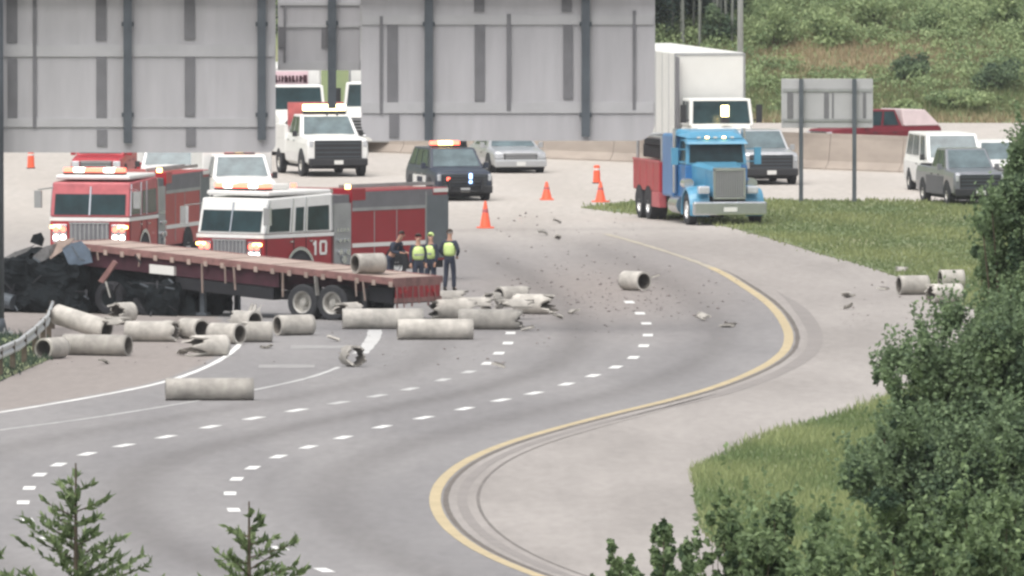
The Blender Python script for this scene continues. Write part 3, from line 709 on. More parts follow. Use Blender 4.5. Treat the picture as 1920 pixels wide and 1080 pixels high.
# ---------------------------------------------------------------- vehicles: front at local y=0 facing -Y, x across, z up
def wheel(parent, x, y, r, wd, side, rim='rim', dual=False):
    """x = outer face; side = +1 right, -1 left"""
    mb = MB(); s = -side
    ww = wd*(2.15 if dual else 1)
    prof = [(s*.06*wd, r*.55), (0, r*.62), (0, r*.9), (s*.08*wd, r), (s*(ww-.08*wd), r), (s*ww, r*.9), (s*ww, r*.5)]
    mb.lathe_x((x, y, r), prof, 26); o = mb.build('wheel', M['rubber'], parent, smooth=False)
    mb = MB(); prof = [(s*.16*wd, 0.001), (s*.16*wd, r*.16), (s*.05*wd, r*.18), (s*.05*wd, r*.26), (s*.30*wd, r*.34), (s*.30*wd, r*.50), (s*.05*wd, r*.56), (s*.03*wd, r*.62), (s*.12*wd, r*.62)]
    mb.lathe_x((x, y, r), prof, 26)
    for k in range(6):
        a = k*math.pi/3; mb.tube((x+s*.04*wd, y+r*.22*math.cos(a), r+r*.22*math.sin(a)), (x+s*.01*wd, y+r*.22*math.cos(a), r+r*.22*math.sin(a)), r*.03, n=6)
    mb.build('rim', M[rim], o); return o
def arch(mb, x, y, r, side, th=.015):
    s = side; vs = []; n = 14; vs = [(x+s*th, y+math.cos(math.pi*i/n)*r*1.18, r+math.sin(math.pi*i/n)*r*1.16) for i in range(n+1)]
    v2 = [(x-s*.25, p[1], p[2]) for p in vs]
    mb.add(vs+v2, [tuple(range(n+1)), tuple(range(2*n+1, n, -1))]+[(i, i+1, n+2+i, n+1+i) for i in range(n)]+[(0, n+1, 2*n+1, n)])
def body_loft(mb, st):
    rings = []
    for (y, zb, zt, w_) in st:
        h = zt-zb
        rings.append([(-w_*.86, y, zb), (-w_*.97, y, zb+.10*h), (-w_, y, zb+.42*h), (-w_*.985, y, zb+.78*h), (-w_*.93, y, zt-.02), (-w_*.80, y, zt+.012), (-w_*.4, y, zt+.035), (w_*.4, y, zt+.035), (w_*.80, y, zt+.012), (w_*.93, y, zt-.02), (w_*.985, y, zb+.78*h), (w_, y, zb+.42*h), (w_*.97, y, zb+.10*h), (w_*.86, y, zb)])
    return mb.loft(rings)
def bilerp(q, u, v):
    a, b, c, d = [Vector(p) for p in q]; return a.lerp(b, u).lerp(d.lerp(c, u), v)
def pane(q, u0, u1, v0, v1, parent, name='window', m='glass', off=.008, th=.006, label=None):
    """q: quad corners bl, br, tr, tl as seen from outside (ccw)"""
    p = [bilerp(q, u0, v0), bilerp(q, u1, v0), bilerp(q, u1, v1), bilerp(q, u0, v1)]
    nrm = (p[1]-p[0]).cross(p[3]-p[0]).normalized()
    p = [x+nrm*off for x in p]; mb = MB().slab(p, th); return mb.build(name, M[m], parent, label=label)
def cabin(root, w0, w1, z0, z1, yb0, yt0, yt1, yb1, paint, roof=None, glassf='glass_light', sides=((.06,.46),(.54,.94)), rear=True, name='cabin', bev=.03):
    """greenhouse; yb0/yt0 windscreen base/top, yt1/yb1 rear top/base"""
    B = [(-w0, yb0, z0), (w0, yb0, z0), (w0, yb1, z0), (-w0, yb1, z0)]; T = [(-w1, yt0, z1), (w1, yt0, z1), (w1, yt1, z1), (-w1, yt1, z1)]
    ca = MB().hexa(B, T).build(name, M[paint], root, bevel=bev)
    fr = [B[0], B[1], T[1], T[0]]; rt = [B[1], B[2], T[2], T[1]]; lf = [B[3], B[0], T[0], T[3]]; bk = [B[2], B[3], T[3], T[2]]
    pane(fr, .055, .945, .08, .92, ca, 'windscreen', glassf)
    for (a, b_) in sides:
        pane(rt, a, b_, .12, .90, ca, 'window'); pane(lf, 1-b_, 1-a, .12, .90, ca, 'window')
    if rear: pane(bk, .08, .92, .15, .88, ca, 'rear_window')
    return ca
def mirrors(root, w_, y, z, m='black', s=(.10, .16, .20)):
    for sg in (-1, 1):
        mb = MB(); mb.box(sg*w_+min(0, sg*s[0])*1.6, sg*w_+max(0, sg*s[0])*1.6, y-.05, y+.05, z, z+s[2]); mb.bar((sg*(w_-.08), y, z+.05), (sg*(w_+.05), y, z+.08), .04, .04); mb.build('mirror', M[m], root, bevel=.01)
def lightbar(root, x0, x1, y, z, cols, h=.12, d=.28):
    lb = MB().box(x0, x1, y, y+d, z, z+h*.35).build('light_bar', M['black'], root)
    n = len(cols)
    for i, c in enumerate(cols):
        a = x0+(x1-x0)*i/n+.01; b_ = x0+(x1-x0)*(i+1)/n-.01
        MB().box(a, b_, y+.01, y+d-.01, z+h*.36, z+h).build('lamp', M[c], lb, bevel=.015)
    return lb
def front_end(root, w_, y, zg0, zg1, hl, grille='black', hlm='headlamp_off', bumper='chrome', zb0=.35, zb1=.62, slats=4, plate=True):
    g_ = MB()
    gw = w_*(.62 if bumper != 'black' else .78); zg0 = zg0 if bumper != 'black' else zb1-.02
    g_.box(-gw, gw, y-.03, y+.02, zg0, zg1); go = g_.build('grille', M[grille], root)
    mb = MB()
    for i in range(slats):
        z = zg0+(zg1-zg0)*(i+.5)/slats; mb.box(-gw+.03, gw-.03, y-.05, y-.031, z-.015, z+.015)
    mb.box(-gw, gw, y-.045, y-.01, zg1, zg1+.035)
    mb.build('grille_bars', M[bumper if bumper != 'black' else 'steel'], go)
    for sg in (-1, 1):
        x0, x1 = sorted((sg*gw*1.06, sg*w_*.95)); MB().box(x0, x1, y-.025, y+.10, hl[0], hl[1]).build('headlight', M[hlm], root, bevel=.02)
    mb = MB(); mb.box(-w_*.97, w_*.97, y-.12, y+.12, zb0, zb1).build('bumper', M[bumper], root, bevel=.04)
    if plate: MB().box(-.16, .16, y-.135, y-.122, zb0+.05, zb0+.19).build('number_plate', M['offwhite'], root)
def common_car(root, kind, paint, W=.98, scale=1.0, lower=None, hlm='headlamp_off', bumper='chrome', glassf='glass_light', rim='rim', grille='black', hood=None):
    hw = W
    if kind == 'suv':
        L, wb, r = 4.9, (.95, 3.85), .38; st = [(0, .38, .92, hw*.90), (.12, .30, 1.0, hw*.97), (1.2, .28, 1.10, hw), (3.2, .28, 1.14, hw), (4.6, .32, 1.14, hw*.98), (4.85, .42, 1.0, hw*.92)]
        cab = (hw*.90, hw*.74, 1.10, 1.76, 1.15, 1.85, 4.3, 4.75); sides = ((.12, .36), (.40, .64), (.68, .92))
    elif kind == 'pickup':
        L, wb, r = 5.7, (1.0, 4.5), .40; st = [(0, .45, 1.04, hw*.92), (.12, .36, 1.14, hw*.98), (1.4, .34, 1.22, hw), (5.5, .36, 1.25, hw), (5.65, .42, 1.2, hw*.96)]
        cab = (hw*.90, hw*.74, 1.20, 1.88, 1.4, 2.15, 3.4, 3.7); sides = ((.14, .50), (.56, .92))
    elif kind == 'heavy':
        L, wb, r = 6.4, (1.05, 5.0), .47; st = [(0, .55, 1.28, hw*.93), (.12, .45, 1.38, hw*.98), (1.5, .42, 1.46, hw), (3.9, .42, 1.46, hw), (4.0, .5, 1.40, hw)]
        cab = (hw*.93, hw*.78, 1.42, 2.15, 1.5, 2.25, 3.5, 3.85); sides = ((.14, .50), (.56, .92))
    elif kind == 'sedan':
        L, wb, r = 4.8, (.95, 3.75), .34; st = [(0, .32, .72, hw*.88), (.12, .26, .80, hw*.96), (1.3, .24, .92, hw), (3.8, .24, .97, hw), (4.75, .34, .92, hw*.9)]
        cab = (hw*.90, hw*.68, .90, 1.44, 1.2, 2.05, 3.3, 4.2); sides = ((.16, .48), (.53, .84))
    elif kind == 'van':
        L, wb, r = 5.4, (.95, 4.2), .37; st = [(0, .38, .95, hw*.90), (.12, .30, 1.05, hw*.97), (1.0, .28, 1.18, hw), (5.2, .28, 1.25, hw), (5.35, .35, 1.2, hw*.97)]
        cab = (hw*.94, hw*.84, 1.15, 2.02, .9, 1.65, 5.1, 5.3); sides = ((.10, .32), (.38, .66), (.70, .94))
    bo = MB(); body_loft(bo, st)
    bd = bo.build('body', M[paint], root, bevel=.015, smooth=False)
    zb = min(s_[1] for s_ in st)
    MB().box(-hw*.8, hw*.8, .25, L-.3, zb-.12, zb+.05).build('underbody', M['under'], root)
    ar = MB()
    for y in wb:
        for sg in (-1, 1): arch(ar, sg*hw*.985, y, r, sg)
    ar.split('wheel_arch', M['under'], bd)
    for y in wb:
        for sg in (-1, 1): wheel(root, sg*hw*1.015, y, r, .24, sg, rim)
    ca = cabin(root, *cab, paint, glassf=glassf, sides=sides)
    if lower:
        mb = MB()
        for sg in (-1, 1):
            x = sg*hw*1.004; mb.box(min(x, x-sg*.02), max(x, x-sg*.02), wb[0]+r*1.25, wb[1]-r*1.25, zb+.02, st[2][2]-.25)
        mb.split('door_panel', M[lower], bd)
    mb = MB()
    for sg in (-1, 1):
        for k in range(2):
            y = cab[4]+.75+k*1.0; mb.box(sg*hw*1.0-.012, sg*hw*1.0+.012, y, y+.18, st[2][2]-.22, st[2][2]-.19)
    mb.split('door_handle', M['black' if paint != 'dark_car' else 'chrome'], bd)
    z1 = st[1][2]
    front_end(root, hw*.96, .0, zb+.30 if kind != 'sedan' else .42, z1-.10, (z1-.30, z1-.08) if kind != 'sedan' else (.56, .72), hlm=hlm, bumper=bumper, zb0=zb, zb1=zb+.26, grille=grille)
    mirrors(root, hw*.98, cab[4]+.35, cab[2]-.02, paint if paint != 'white' else 'black')
    if kind == 'pickup':
        MB().box(-hw*.82, hw*.82, 3.8, 5.5, 1.255, 1.30).build('bed_floor', M['under'], root)
    return dict(L=L, hw=hw, roof=cab[3], cab=cab, wb=wb, r=r, st=st)
def car(name, label, cat, px, py, yaw, group=None, **k):
    t = thing(name, label, cat, G(px, py), R(yaw), group); return t, common_car(t, **k)

QG = 'vehicles queued facing the camera'
# white utility truck with amber light bar
t, d_ = car('utility_truck', 'white heavy pickup with a tall amber light bar and a black grille', 'pickup truck', 634, 333, 12, None, kind='heavy', paint='white', W=1.13, bumper='black', glassf='glass_light')
lightbar(t, -.75, .75, 2.3, 2.17, ['yellowlamp', 'yellowlamp', 'yellowlamp', 'yellowlamp'], .34, .4)
MB().box(-1.14, 1.14, 3.95, 6.5, .75, 1.25).box(-1.14, -.9, 3.95, 6.5, 1.25, 1.75).box(.9, 1.14, 3.95, 6.5, 1.25, 1.75).build('service_body', M['white'], t, bevel=.02)
MB().box(-1.0, 1.0, 3.95, 4.1, 1.5, 2.55).build('headboard', M['pinkred'], t)
# police-like SUV
t, d_ = car('patrol_car', 'dark patrol car with white doors and red lights on its roof', 'patrol car', 871, 378, 13, None, kind='suv', paint='dark_car', W=1.03, lower='white', bumper='black', glassf='glass_light')
lightbar(t, -.62, .62, 2.3, 1.78, ['redlamp', 'amber', 'amber', 'redlamp', 'black'], .2, .35)
mb = MB()
for sg in (-1, 1):
    for k in range(5): x = sg*1.03*1.018; mb.box(min(x, x-sg*.012), max(x, x-sg*.012), 1.9+k*.17, 2.0+k*.17, .62, .80)
mb.build('door_lettering', M['navy'], t)
MB().box(.15, .25, -.07, -.04, .62, .95).build('strobe_lamp', M['bluelamp'], t); MB().box(-.62, -.52, -.07, -.04, .72, .82).build('strobe_lamp', M['redlamp'], t)
MB().box(-.6, .6, -.30, -.14, .35, .40).box(-.6, .6, -.30, -.14, .72, .77).box(-.6, -.52, -.3, -.14, .35, .77).box(.52, .6, -.3, -.14, .35, .77).build('push_bar', M['black'], t)
# silver saloon behind it
t, d_ = car('silver_car', 'silver car stopped right of the patrol car, below the gantry sign', 'car', 976, 326, 12, None, kind='sedan', paint='silver', W=1.0, bumper='silver', hlm='headlamp_off')
# silver pickup right of wrecker
t, d_ = car('silver_pickup', 'silver pickup with a dark grille behind the blue tow truck', 'pickup truck', 1446, 348, 10, None, kind='pickup', paint='silver', lower='dark_car', W=1.02, bumper='black', glassf='glass_light')
# cars at the right edge
t, d_ = car('dark_pickup', 'grey pickup with dark lower doors in front of the white van', 'pickup truck', 1838, 387, 12, None, kind='pickup', paint='grey_car', W=.93, lower='dark_car', bumper='black', glassf='glass_light')
t, d_ = car('white_van', 'white van right behind the silver grey pickup at the right edge', 'van', 1800, 364, 9, None, kind='van', paint='white', W=1.03, bumper='silver', glassf='glass_light')
t, d_ = car('white_car', 'white car half hidden by the tall tree at the right edge', 'car', 1893, 364, 10, None, kind='suv', paint='white', W=.95, bumper='silver', glassf='glass_light')
# red pickup beyond the barrier, seen from its side
t, d_ = car('red_pickup', 'dark red pickup with a white bed cap behind the median barrier', 'pickup truck', 1535, 298, -57, None, kind='pickup', paint='darkred', W=.98, bumper='chrome', glassf='glass')
M['pinkcap'] = mat('pale_bed_cap', (.60, .50, .50), .5, var=.1)
mbq = MB().hexa([(-.93, 3.75, 1.24), (.93, 3.75, 1.24), (.93, 5.6, 1.24), (-.93, 5.6, 1.24)], [(-.8, 3.7, 1.9), (.8, 3.7, 1.9), (.8, 4.9, 1.86), (-.8, 4.9, 1.86)]); mbq.build('bed_cap', M['pinkcap'], t, bevel=.04); t.scale = (.86, .86, .94)
# command car and white vehicles behind the engines
t, d_ = car('command_car', 'red command car with a white roof stripe behind the rear fire engine', 'car', 180, 352, -6, None, kind='suv', paint='bred', W=.93, bumper='silver', glassf='glass')
lightbar(t, -.5, .5, 2.2, 1.78, ['headlamp', 'redlamp', 'headlamp', 'redlamp'], .10)
t, d_ = car('white_command_truck', 'white pickup with a dark windscreen and one red beacon between the two fire engines', 'pickup truck', 372, 383, 8, None, kind='heavy', paint='white', W=1.0, glassf='glass', bumper='chrome')
lightbar(t, -.25, .15, 2.4, 2.17, ['redlamp', 'amber'], .2, .25)

def tall_box_truck(name, label, cat, px, py, yaw, W, Hbox, Lbox, paint='offwhite', hood=True, cabz=2.55, lettering=False, axles=((1.0,), ), group=None, red=False, boxdx=0, gap=.45):
    t = thing(name, label, cat, G(px, py), R(yaw), group)
    hw = W/2
    # hood and cab
    bo = MB(); body_loft(bo, [(0, .55, 1.25, hw*.70), (.15, .45, 1.42, hw*.76), (1.2, .42, 1.62, hw*.86), (1.35, .42, 1.64, hw*.93), (3.0, .42, 1.64, hw*.95)])
    b_ = bo.build('hood', M[paint], t, bevel=.02)
    ca = cabin(t, hw*.94, hw*.88, 1.60, cabz, 1.35, 1.62, 3.0, 3.05, paint, glassf='glass', sides=((.12, .52), (.60, .9)))
    mb = MB(); mb.box(-.03, .03, 1.32, 1.36, 1.66, cabz-.1); 
    front_end(t, hw*.85, 0, .70, 1.28, (.92, 1.20), hlm='headlamp_off', bumper='silver', zb0=.40, zb1=.68, slats=5)
    for sg in (-1, 1):
        mb = MB().box(min(sg*hw*1.02, sg*(hw*1.02+.2)), max(sg*hw*1.02, sg*(hw*1.02+.2)), 1.35, 1.47, 1.70, 2.35).bar((sg*hw*.9, 1.45, 1.8), (sg*hw*1.08, 1.42, 1.8), .04, .04); mb.build('mirror', M['black'], t)
    for sg in (-1, 1): wheel(t, sg*hw*.98, 1.15, .5, .28, sg, 'rimw'); 
    fe = MB()
    for sg in (-1, 1):
        x0, x1 = sorted((sg*hw*.66, sg*hw*1.0)); fe.loft([[(x0, 1.15+math.cos(a)*.66, .5+math.sin(a)*.66) for a in [R(q) for q in range(0, 181, 20)]]+[(x0, .55, .5)][:0], [(x1, 1.15+math.cos(a)*.66, .5+math.sin(a)*.66) for a in [R(q) for q in range(0, 181, 20)]]], caps=True)
    fe.split('fender', M[paint], t)
    y0 = 3.05+gap
    bx = MB().box(-hw+boxdx, hw+boxdx, y0, y0+Lbox, 1.05, Hbox).build('cargo_box', M[paint if not red else 'white'], t, bevel=.05)
    mb = MB()
    for z in (1.07, Hbox-.10): mb.box(-hw-.02+boxdx, hw+.02+boxdx, y0-.02, y0+.05, z, z+.09)
    for x in (-hw, hw): mb.box(x-.035+boxdx, x+.035+boxdx, y0-.02, y0+.05, 1.06, Hbox-.02)
    n = int(Lbox/1.2)
    for i in range(n+1):
        for sg in (-1, 1): mb.box(sg*hw-.02+boxdx, sg*hw+.02+boxdx, y0+Lbox*i/n-.02, y0+Lbox*i/n+.02, 1.1, Hbox-.06)
    mb.build('box_trim', M['silver' if not red else 'white'], bx)
    MB().box(-.45, .45, .3, y0+Lbox, .55, 1.04).build('chassis', M['under'], t)
    for y in (y0+Lbox-2.2, y0+Lbox-.95):
        for sg in (-1, 1): wheel(t, sg*hw*.99, y, .5, .27, sg, 'rim', dual=True)
    for sg in (-1, 1): wheel(t, sg*hw*.95, y0+.2, .5, .27, sg, 'rim', dual=True)
    MB().box(-hw*.95, hw*.95, y0+Lbox-3.0, y0+Lbox-.2, .35, 1.0).build('bogie', M['under'], t)
    return t, y0, hw
t, y0, hw = tall_box_truck('semi_truck', 'white semi truck with a tall plain white box, behind the blue tow truck', 'truck', 1366, 322, 10, 2.5, 4.15, 14.2, boxdx=-.02)
lightbar(t, -.14, .14, .6, 1.72, ['yellowlamp', 'yellowlamp'], .62, .2)
# grey side fairing between the cab and the box
MB().box(-1.26, -1.2, 3.1, 3.48, .9, 4.0).build('side_fairing', M['signd'], t)
t, y0, hw = tall_box_truck('delivery_truck', 'white box truck with dark red lettering, in the gap between the gantry signs', 'truck', 566, 293, 8, 2.25, 3.20, 6.5, red=True)
mb = MB(); rs_ = random.Random(4); x = -.66
while x < .62:
    w_ = rs_.uniform(.07, .14); mb.box(x, x+w_*.7, 3.44, 3.48, 2.62, 2.86); mb.box(x, x+w_, 3.44, 3.48, 2.62+.1*rs_.choice((0, 1)), 2.70+.1*rs_.choice((0, 1))); x += w_+.03
mb.box(-.66, -.48, 3.445, 3.48, 2.60, 2.88).box(.50, .64, 3.445, 3.48, 2.60, 2.88)
mb.build('lettering', M['maroon'], t); MB().box(-.70, .68, 3.478, 3.492, 2.2, 3.02).build('lettering_panel', mat('pale_pink_panel', (.68, .50, .54), .5, var=.08), t)
t, y0, hw = tall_box_truck('freight_truck', 'white freight truck whose black wheels show below the right gantry sign', 'truck', 690, 287, -8, 2.4, 3.9, 9.0)

# ambulances behind the front engine
def ambulance(label, px, py, yaw, group=None):
    t, d_ = car('ambulance', label, 'ambulance', px, py, yaw, group, kind='heavy', paint='white', W=1.05, glassf='glass_light', bumper='chrome')
    bx = MB().box(-1.15, 1.15, 3.4, 7.6, .75, 2.75).build('patient_box', M['white'], t, bevel=.05)
    MB().box(-1.165, 1.165, 3.385, 7.6, 1.25, 1.5).build('stripe', M['bred'], bx)
    lightbar(t, -.9, .9, 3.2, 2.55, ['redlamp', 'headlamp', 'redlamp', 'headlamp'], .16, .25); lightbar(t, -.5, .5, 2.4, 2.17, ['redlamp', 'amber', 'redlamp'], .16, .25)
    MB().box(-.9, .9, -.02, .0, 1.0, 1.1).build('stripe', M['bred'], t)
    return t
a1 = ambulance('white ambulance with lit lights just behind the front fire engine', 462, 418, 6)
a2 = ambulance('white ambulance directly behind the rear body of the rear fire engine', 318, 395, 0)

# ---------------------------------------------------------------- fire engines
def digits(parent, x, y0, y1, z0, z1, side=1):
    """the number 10 on a door at x, raised strokes"""
    th = .012*side; xa, xb = sorted((x, x+th)); w_ = (y1-y0)
    mb = MB(); s = .085
    mb.box(xa, xb, y0, y0+s, z0, z1).box(xa, xb, y0-.07, y0+.0, z1-.14, z1-.05)
    a, b_ = y0+.24, y1
    mb.box(xa, xb, a, a+s, z0+.05, z1-.05).box(xa, xb, b_-s, b_, z0+.05, z1-.05).box(xa, xb, a+.03, b_-.03, z0, z0+s*.9).box(xa, xb, a+.03, b_-.03, z1-s*.9, z1)
    return mb.build('unit_number', M['white'], parent)
def fire_engine(label, px, py, yaw, L=9.0, number=True, Hc=2.85, body='red', hlm='headlamp', lit=True, upper='white'):
    t = thing('fire_engine', label, 'fire engine', G(px, py), R(yaw), 'fire engines')
    hw = 1.25; cl = 3.4          # cab length
    B = [(-hw, 0, .55), (hw, 0, .55), (hw, cl, .55), (-hw, cl, .55)]; Mi = [(-hw, 0, 1.62), (hw, 0, 1.62), (hw, cl, 1.62), (-hw, cl, 1.62)]
    c = MB().hexa(B, Mi).build('cab_lower', M[body], t, bevel=.06)
    T = [(-hw*.98, .22, Hc-.18), (hw*.98, .22, Hc-.18), (hw*.98, cl, Hc-.08), (-hw*.98, cl, Hc-.08)]
    up = MB().hexa([(-hw, .0, 1.623), (hw, .0, 1.623), (hw, cl, 1.623), (-hw, cl, 1.623)], T).build('cab_upper', M[upper], t, bevel=.05)
    MB().box(-hw*.94, hw*.94, .35, cl-.02, Hc-.10, Hc+.04).build('roof', M['white'], up, bevel=.05)
    Bu = [(-hw, .0, 1.623), (hw, .0, 1.623), (hw, cl, 1.623), (-hw, cl, 1.623)]
    fr = [Bu[0], Bu[1], T[1], T[0]]; rt = [Bu[1], Bu[2], T[2], T[1]]; lf = [Bu[3], Bu[0], T[0], T[3]]
    pane(fr, .05, .49, .06, .66, up, 'windscreen'); pane(fr, .51, .95, .06, .66, up, 'windscreen')
    mb = MB(); a_ = bilerp(fr, .5, .05); b_ = bilerp(fr, .5, .88); mb.bar(a_+Vector((0, -.02, 0)), b_+Vector((0, -.02, 0)), .05, .04); mb.build('windscreen_post', M['chrome'], up)
    for (u0, u1) in ((.07, .36), (.44, .56), (.62, .93)):
        pane(rt, u0, u1, .06, .70, up, 'window'); pane(lf, 1-u1, 1-u0, .06, .70, up, 'window')
    mb = MB()
    for u in (.035, .39, .59, .97):
        for q in (rt,): a_, b_ = bilerp(q, u, .02), bilerp(q, u, .95); mb.bar(a_+Vector((.01, 0, 0)), b_+Vector((.01, 0, 0)), .03, .05)
        for q in (lf,): a_, b_ = bilerp(q, 1-u, .02), bilerp(q, 1-u, .95); mb.bar(a_-Vector((.01, 0, 0)), b_-Vector((.01, 0, 0)), .03, .05)
    mb.split('window_post', M['chrome'], up)
    # waist trim stripe, grille, lamps, bumper
    MB().box(-hw-.012, hw+.012, -.012, cl, 1.50, 1.61).build('waist_stripe', M['white'], c)
    gr_ = MB().box(-.62, .62, -.05, .0, .78, 1.44).build('grille', M['signd'], c)
    mb = MB()
    for i in range(9): x = -.56+i*.14; mb.box(x-.018, x+.018, -.07, -.051, .80, 1.42)
    mb.box(-.64, .64, -.075, -.05, 1.42, 1.47).box(-.64, .64, -.075, -.05, .75, .80); mb.build('grille_bars', M['chrome'], gr_)
    for sg in (-1, 1):
        x0, x1 = sorted((sg*.70, sg*1.16)); hb = MB().box(x0, x1, -.06, .0, .86, 1.40).build('lamp_housing', M['chrome'], c, bevel=.015)
        for k, (mm, z) in enumerate((('redlamp' if lit else 'red', 1.25), ('headlamp', 1.0))):
            for j in range(2): xx = sg*(.82+.22*j); MB().tube((xx, -.09, z), (xx, -.05, z), .085, n=12).build('headlight' if k else 'warning_lamp', M[mm if (k == 0 or lit) else 'headlamp_off'], hb)
    MB().box(-.12-1.1, -.9, -.085, -.061, 1.28, 1.36).build('turn_lamp', M['amber'], c); MB().box(.9, 1.22, -.085, -.061, 1.28, 1.36).build('turn_lamp', M['amber'], c)
    MB().box(-hw, hw, -.55, .0, .42, .74).build('bumper', M['chrome'], t, bevel=.05)
    MB().box(-.5, .5, -.52, -.05, .742, .80).build('bumper_tray', M['black'], t)
    # doors: seams + handles on both sides
    mb = MB(); hd = MB()
    for sg in (-1, 1):
        x = sg*(hw+.004); 
        for y in (.12, 1.45, 2.05, 3.3): mb.box(x-.008, x+.008, y-.012, y+.012, .62, 1.49)
        for y in (1.25, 2.2): hd.box(x-.03, x+.03, y, y+.16, 1.36, 1.40)
    mb.split('door_seam', M['under'], c); hd.split('door_handle', M['chrome'], c)
    if number:
        MB().box(hw-.0, hw+.013, 2.35, 3.28, 1.12, 1.20).build('number_backing', M['red'], c) if False else None
        digits(c, hw+.006, 2.45, 3.05, .95, 1.38, 1); 
    ar = MB()
    for sg in (-1, 1): arch(ar, sg*hw*.995, 1.75, .52, sg, .02)
    ar.split('wheel_arch', M['under'], c)
    for sg in (-1, 1): wheel(t, sg*(hw+.02), 1.75, .52, .3, sg, 'rimw')
    mb = MB()
    for sg in (-1, 1):
        vs = []; n = 14
        for i in range(n+1):
            a_ = math.pi*i/n
            vs += [(sg*(hw+.03), 1.75+math.cos(a_)*.60, .52+math.sin(a_)*.60), (sg*(hw+.03), 1.75+math.cos(a_)*.70, .52+math.sin(a_)*.70)]
        mb.add(vs, [(2*i, 2*i+1, 2*i+3, 2*i+2) for i in range(n)])
    mb.split('arch_trim', M['chrome'], c)
    # pump panel
    pp = MB().box(-hw, hw, cl+.02, cl+.85, .62, 2.45).build('pump_panel', M['galv'], t)
    mb = MB()
    for sg in (-1, 1):
        x = sg*hw
        for (y, z, r) in ((cl+.25, 1.0, .09), (cl+.6, 1.0, .09), (cl+.42, .78, .12), (cl+.22, 1.35, .06), (cl+.42, 1.35, .06), (cl+.62, 1.35, .06)): mb.tube((x, y, z), (x+sg*.09, y, z), r, n=12)
        for k in range(4): mb.box(min(x, x+sg*.02), max(x, x+sg*.02), cl+.14+k*.16, cl+.24+k*.16, 1.6, 1.72)
    mb.split('valve', M['chrome'], pp)
    MB().box(-hw+.05, hw-.05, cl+.05, cl+.82, 2.45, 2.70).build('crosslay_hose', M['signd'], pp)
    # body with roll up doors
    y0, y1, Hb = cl+.88, L, Hc-.05
    bd = MB().box(-hw, hw, y0, y1, .62, Hb).build('rear_body', M[body], t, bevel=.03)
    MB().box(-hw-.012, hw+.012, y0+.02, y1-.75, Hb-.52, Hb-.03).build('hose_bed_side', M['signd'], bd)
    MB().box(-hw-.016, hw+.016, y0+.02, y1+.01, Hb-.60, Hb-.50).build('body_rail', M['galv'], bd)
    MB().box(-hw-.018, hw+.018, y0-.01, y0+.65, Hb-.28, Hb+.06).build('corner_locker', M[body], bd)
    MB().box(-hw-.014, hw+.014, y0+.02, y1-.5, 1.12, 1.24).build('body_rail', M['offwhite'], bd)
    MB().box(-hw-.02, hw+.02, y1-1.05, y1+.012, .70, Hb-.22).build('roll_up_door', mat('roll_door_grey_%s' % body, (.13, .15, .165), .5, .3, var=.1) if 'roll_door_grey_'+body not in bpy.data.materials else bpy.data.materials['roll_door_grey_'+body], bd)
    MB().box(-hw-.018, hw+.018, y1-.7, y1, Hb-.14, Hb-.02).build('marker_panel', M['offwhite'], bd)
    mb = MB()
    for sg in (-1, 1):
        for y in (y0+1.1, y0+2.2): mb.box(sg*hw-.012, sg*hw+.012, y-.015, y+.015, .7, Hb-.62)
        mb.box(sg*(hw+.01)-.012, sg*(hw+.01)+.012, y1-1.12, y1-1.06, .7, Hb-.1)
    mb.split('door_seam', M['galv'], bd)
    MB().box(-hw+.1, hw-.1, .3, L-.1, .40, .62).build('chassis', M['under'], t)
    mb = MB()
    for sg in (-1, 1): arch(mb, sg*hw*.995, L-2.55, .52, sg, .03)
    mb.split('wheel_arch', M['under'], bd)
    for sg in (-1, 1): wheel(t, sg*(hw+.035), L-2.55, .52, .3, sg, 'rimw', dual=True)
    # roof equipment
    lightbar(t, -.95, .95, .45, Hc+.05, ['redlamp', 'headlamp', 'redlamp', 'redlamp', 'headlamp', 'redlamp'] if lit else ['redlamp', 'headlamp_off', 'red', 'red', 'headlamp', 'redlamp'], .20, .36)
    MB().box(-.5, .5, 1.3, 2.2, Hc+.04, Hc+.22).build('air_conditioner', M['offwhite'], t, bevel=.04)
    MB().box(-.95, .95, cl+.1, cl+.35, Hc-.10, Hc+.02).build('hand_rail', M['chrome'], t)
    ld = MB()
    for x in (.55, .95): ld.bar((x, y0+.3, Hb+.12), (x, y1-.3, Hb+.12), .05, .09)
    for k in range(9): y = y0+.5+k*(y1-y0-1)/8; ld.bar((.55, y, Hb+.12), (.95, y, Hb+.12), .03, .03)
    ld.build('ladder', M['galv'], t)
    for sg in (-1, 1):
        mb = MB(); mb.bar((sg*hw*.96, .2, 2.5), (sg*(hw+.32), -.2, 2.45), .035, .035); mb.box(min(sg*(hw+.2), sg*(hw+.42)), max(sg*(hw+.2), sg*(hw+.42)), -.28, -.16, 1.9, 2.42); mb.build('mirror', M['chrome'], t)
    MB().tube((1.02, y0+.1, Hb+.05), (1.02, y0+.1, Hb+.18), .08, n=12).build('beacon', M['amber'], t); MB().tube((-1.02, y0+.1, Hb+.05), (-1.02, y0+.1, Hb+.18), .08, n=12).build('beacon', M['redlamp'], t)
    return t
fire_engine('fire engine with 10 on its door, right behind the flatbed trailer', 432, 541, -37)
fire_engine('farther fire engine without a number, left of the other, above the wrecked tractor', 168, 507, -14, body='bred', upper='pinkred', number=False, L=9.4, Hc=2.85)

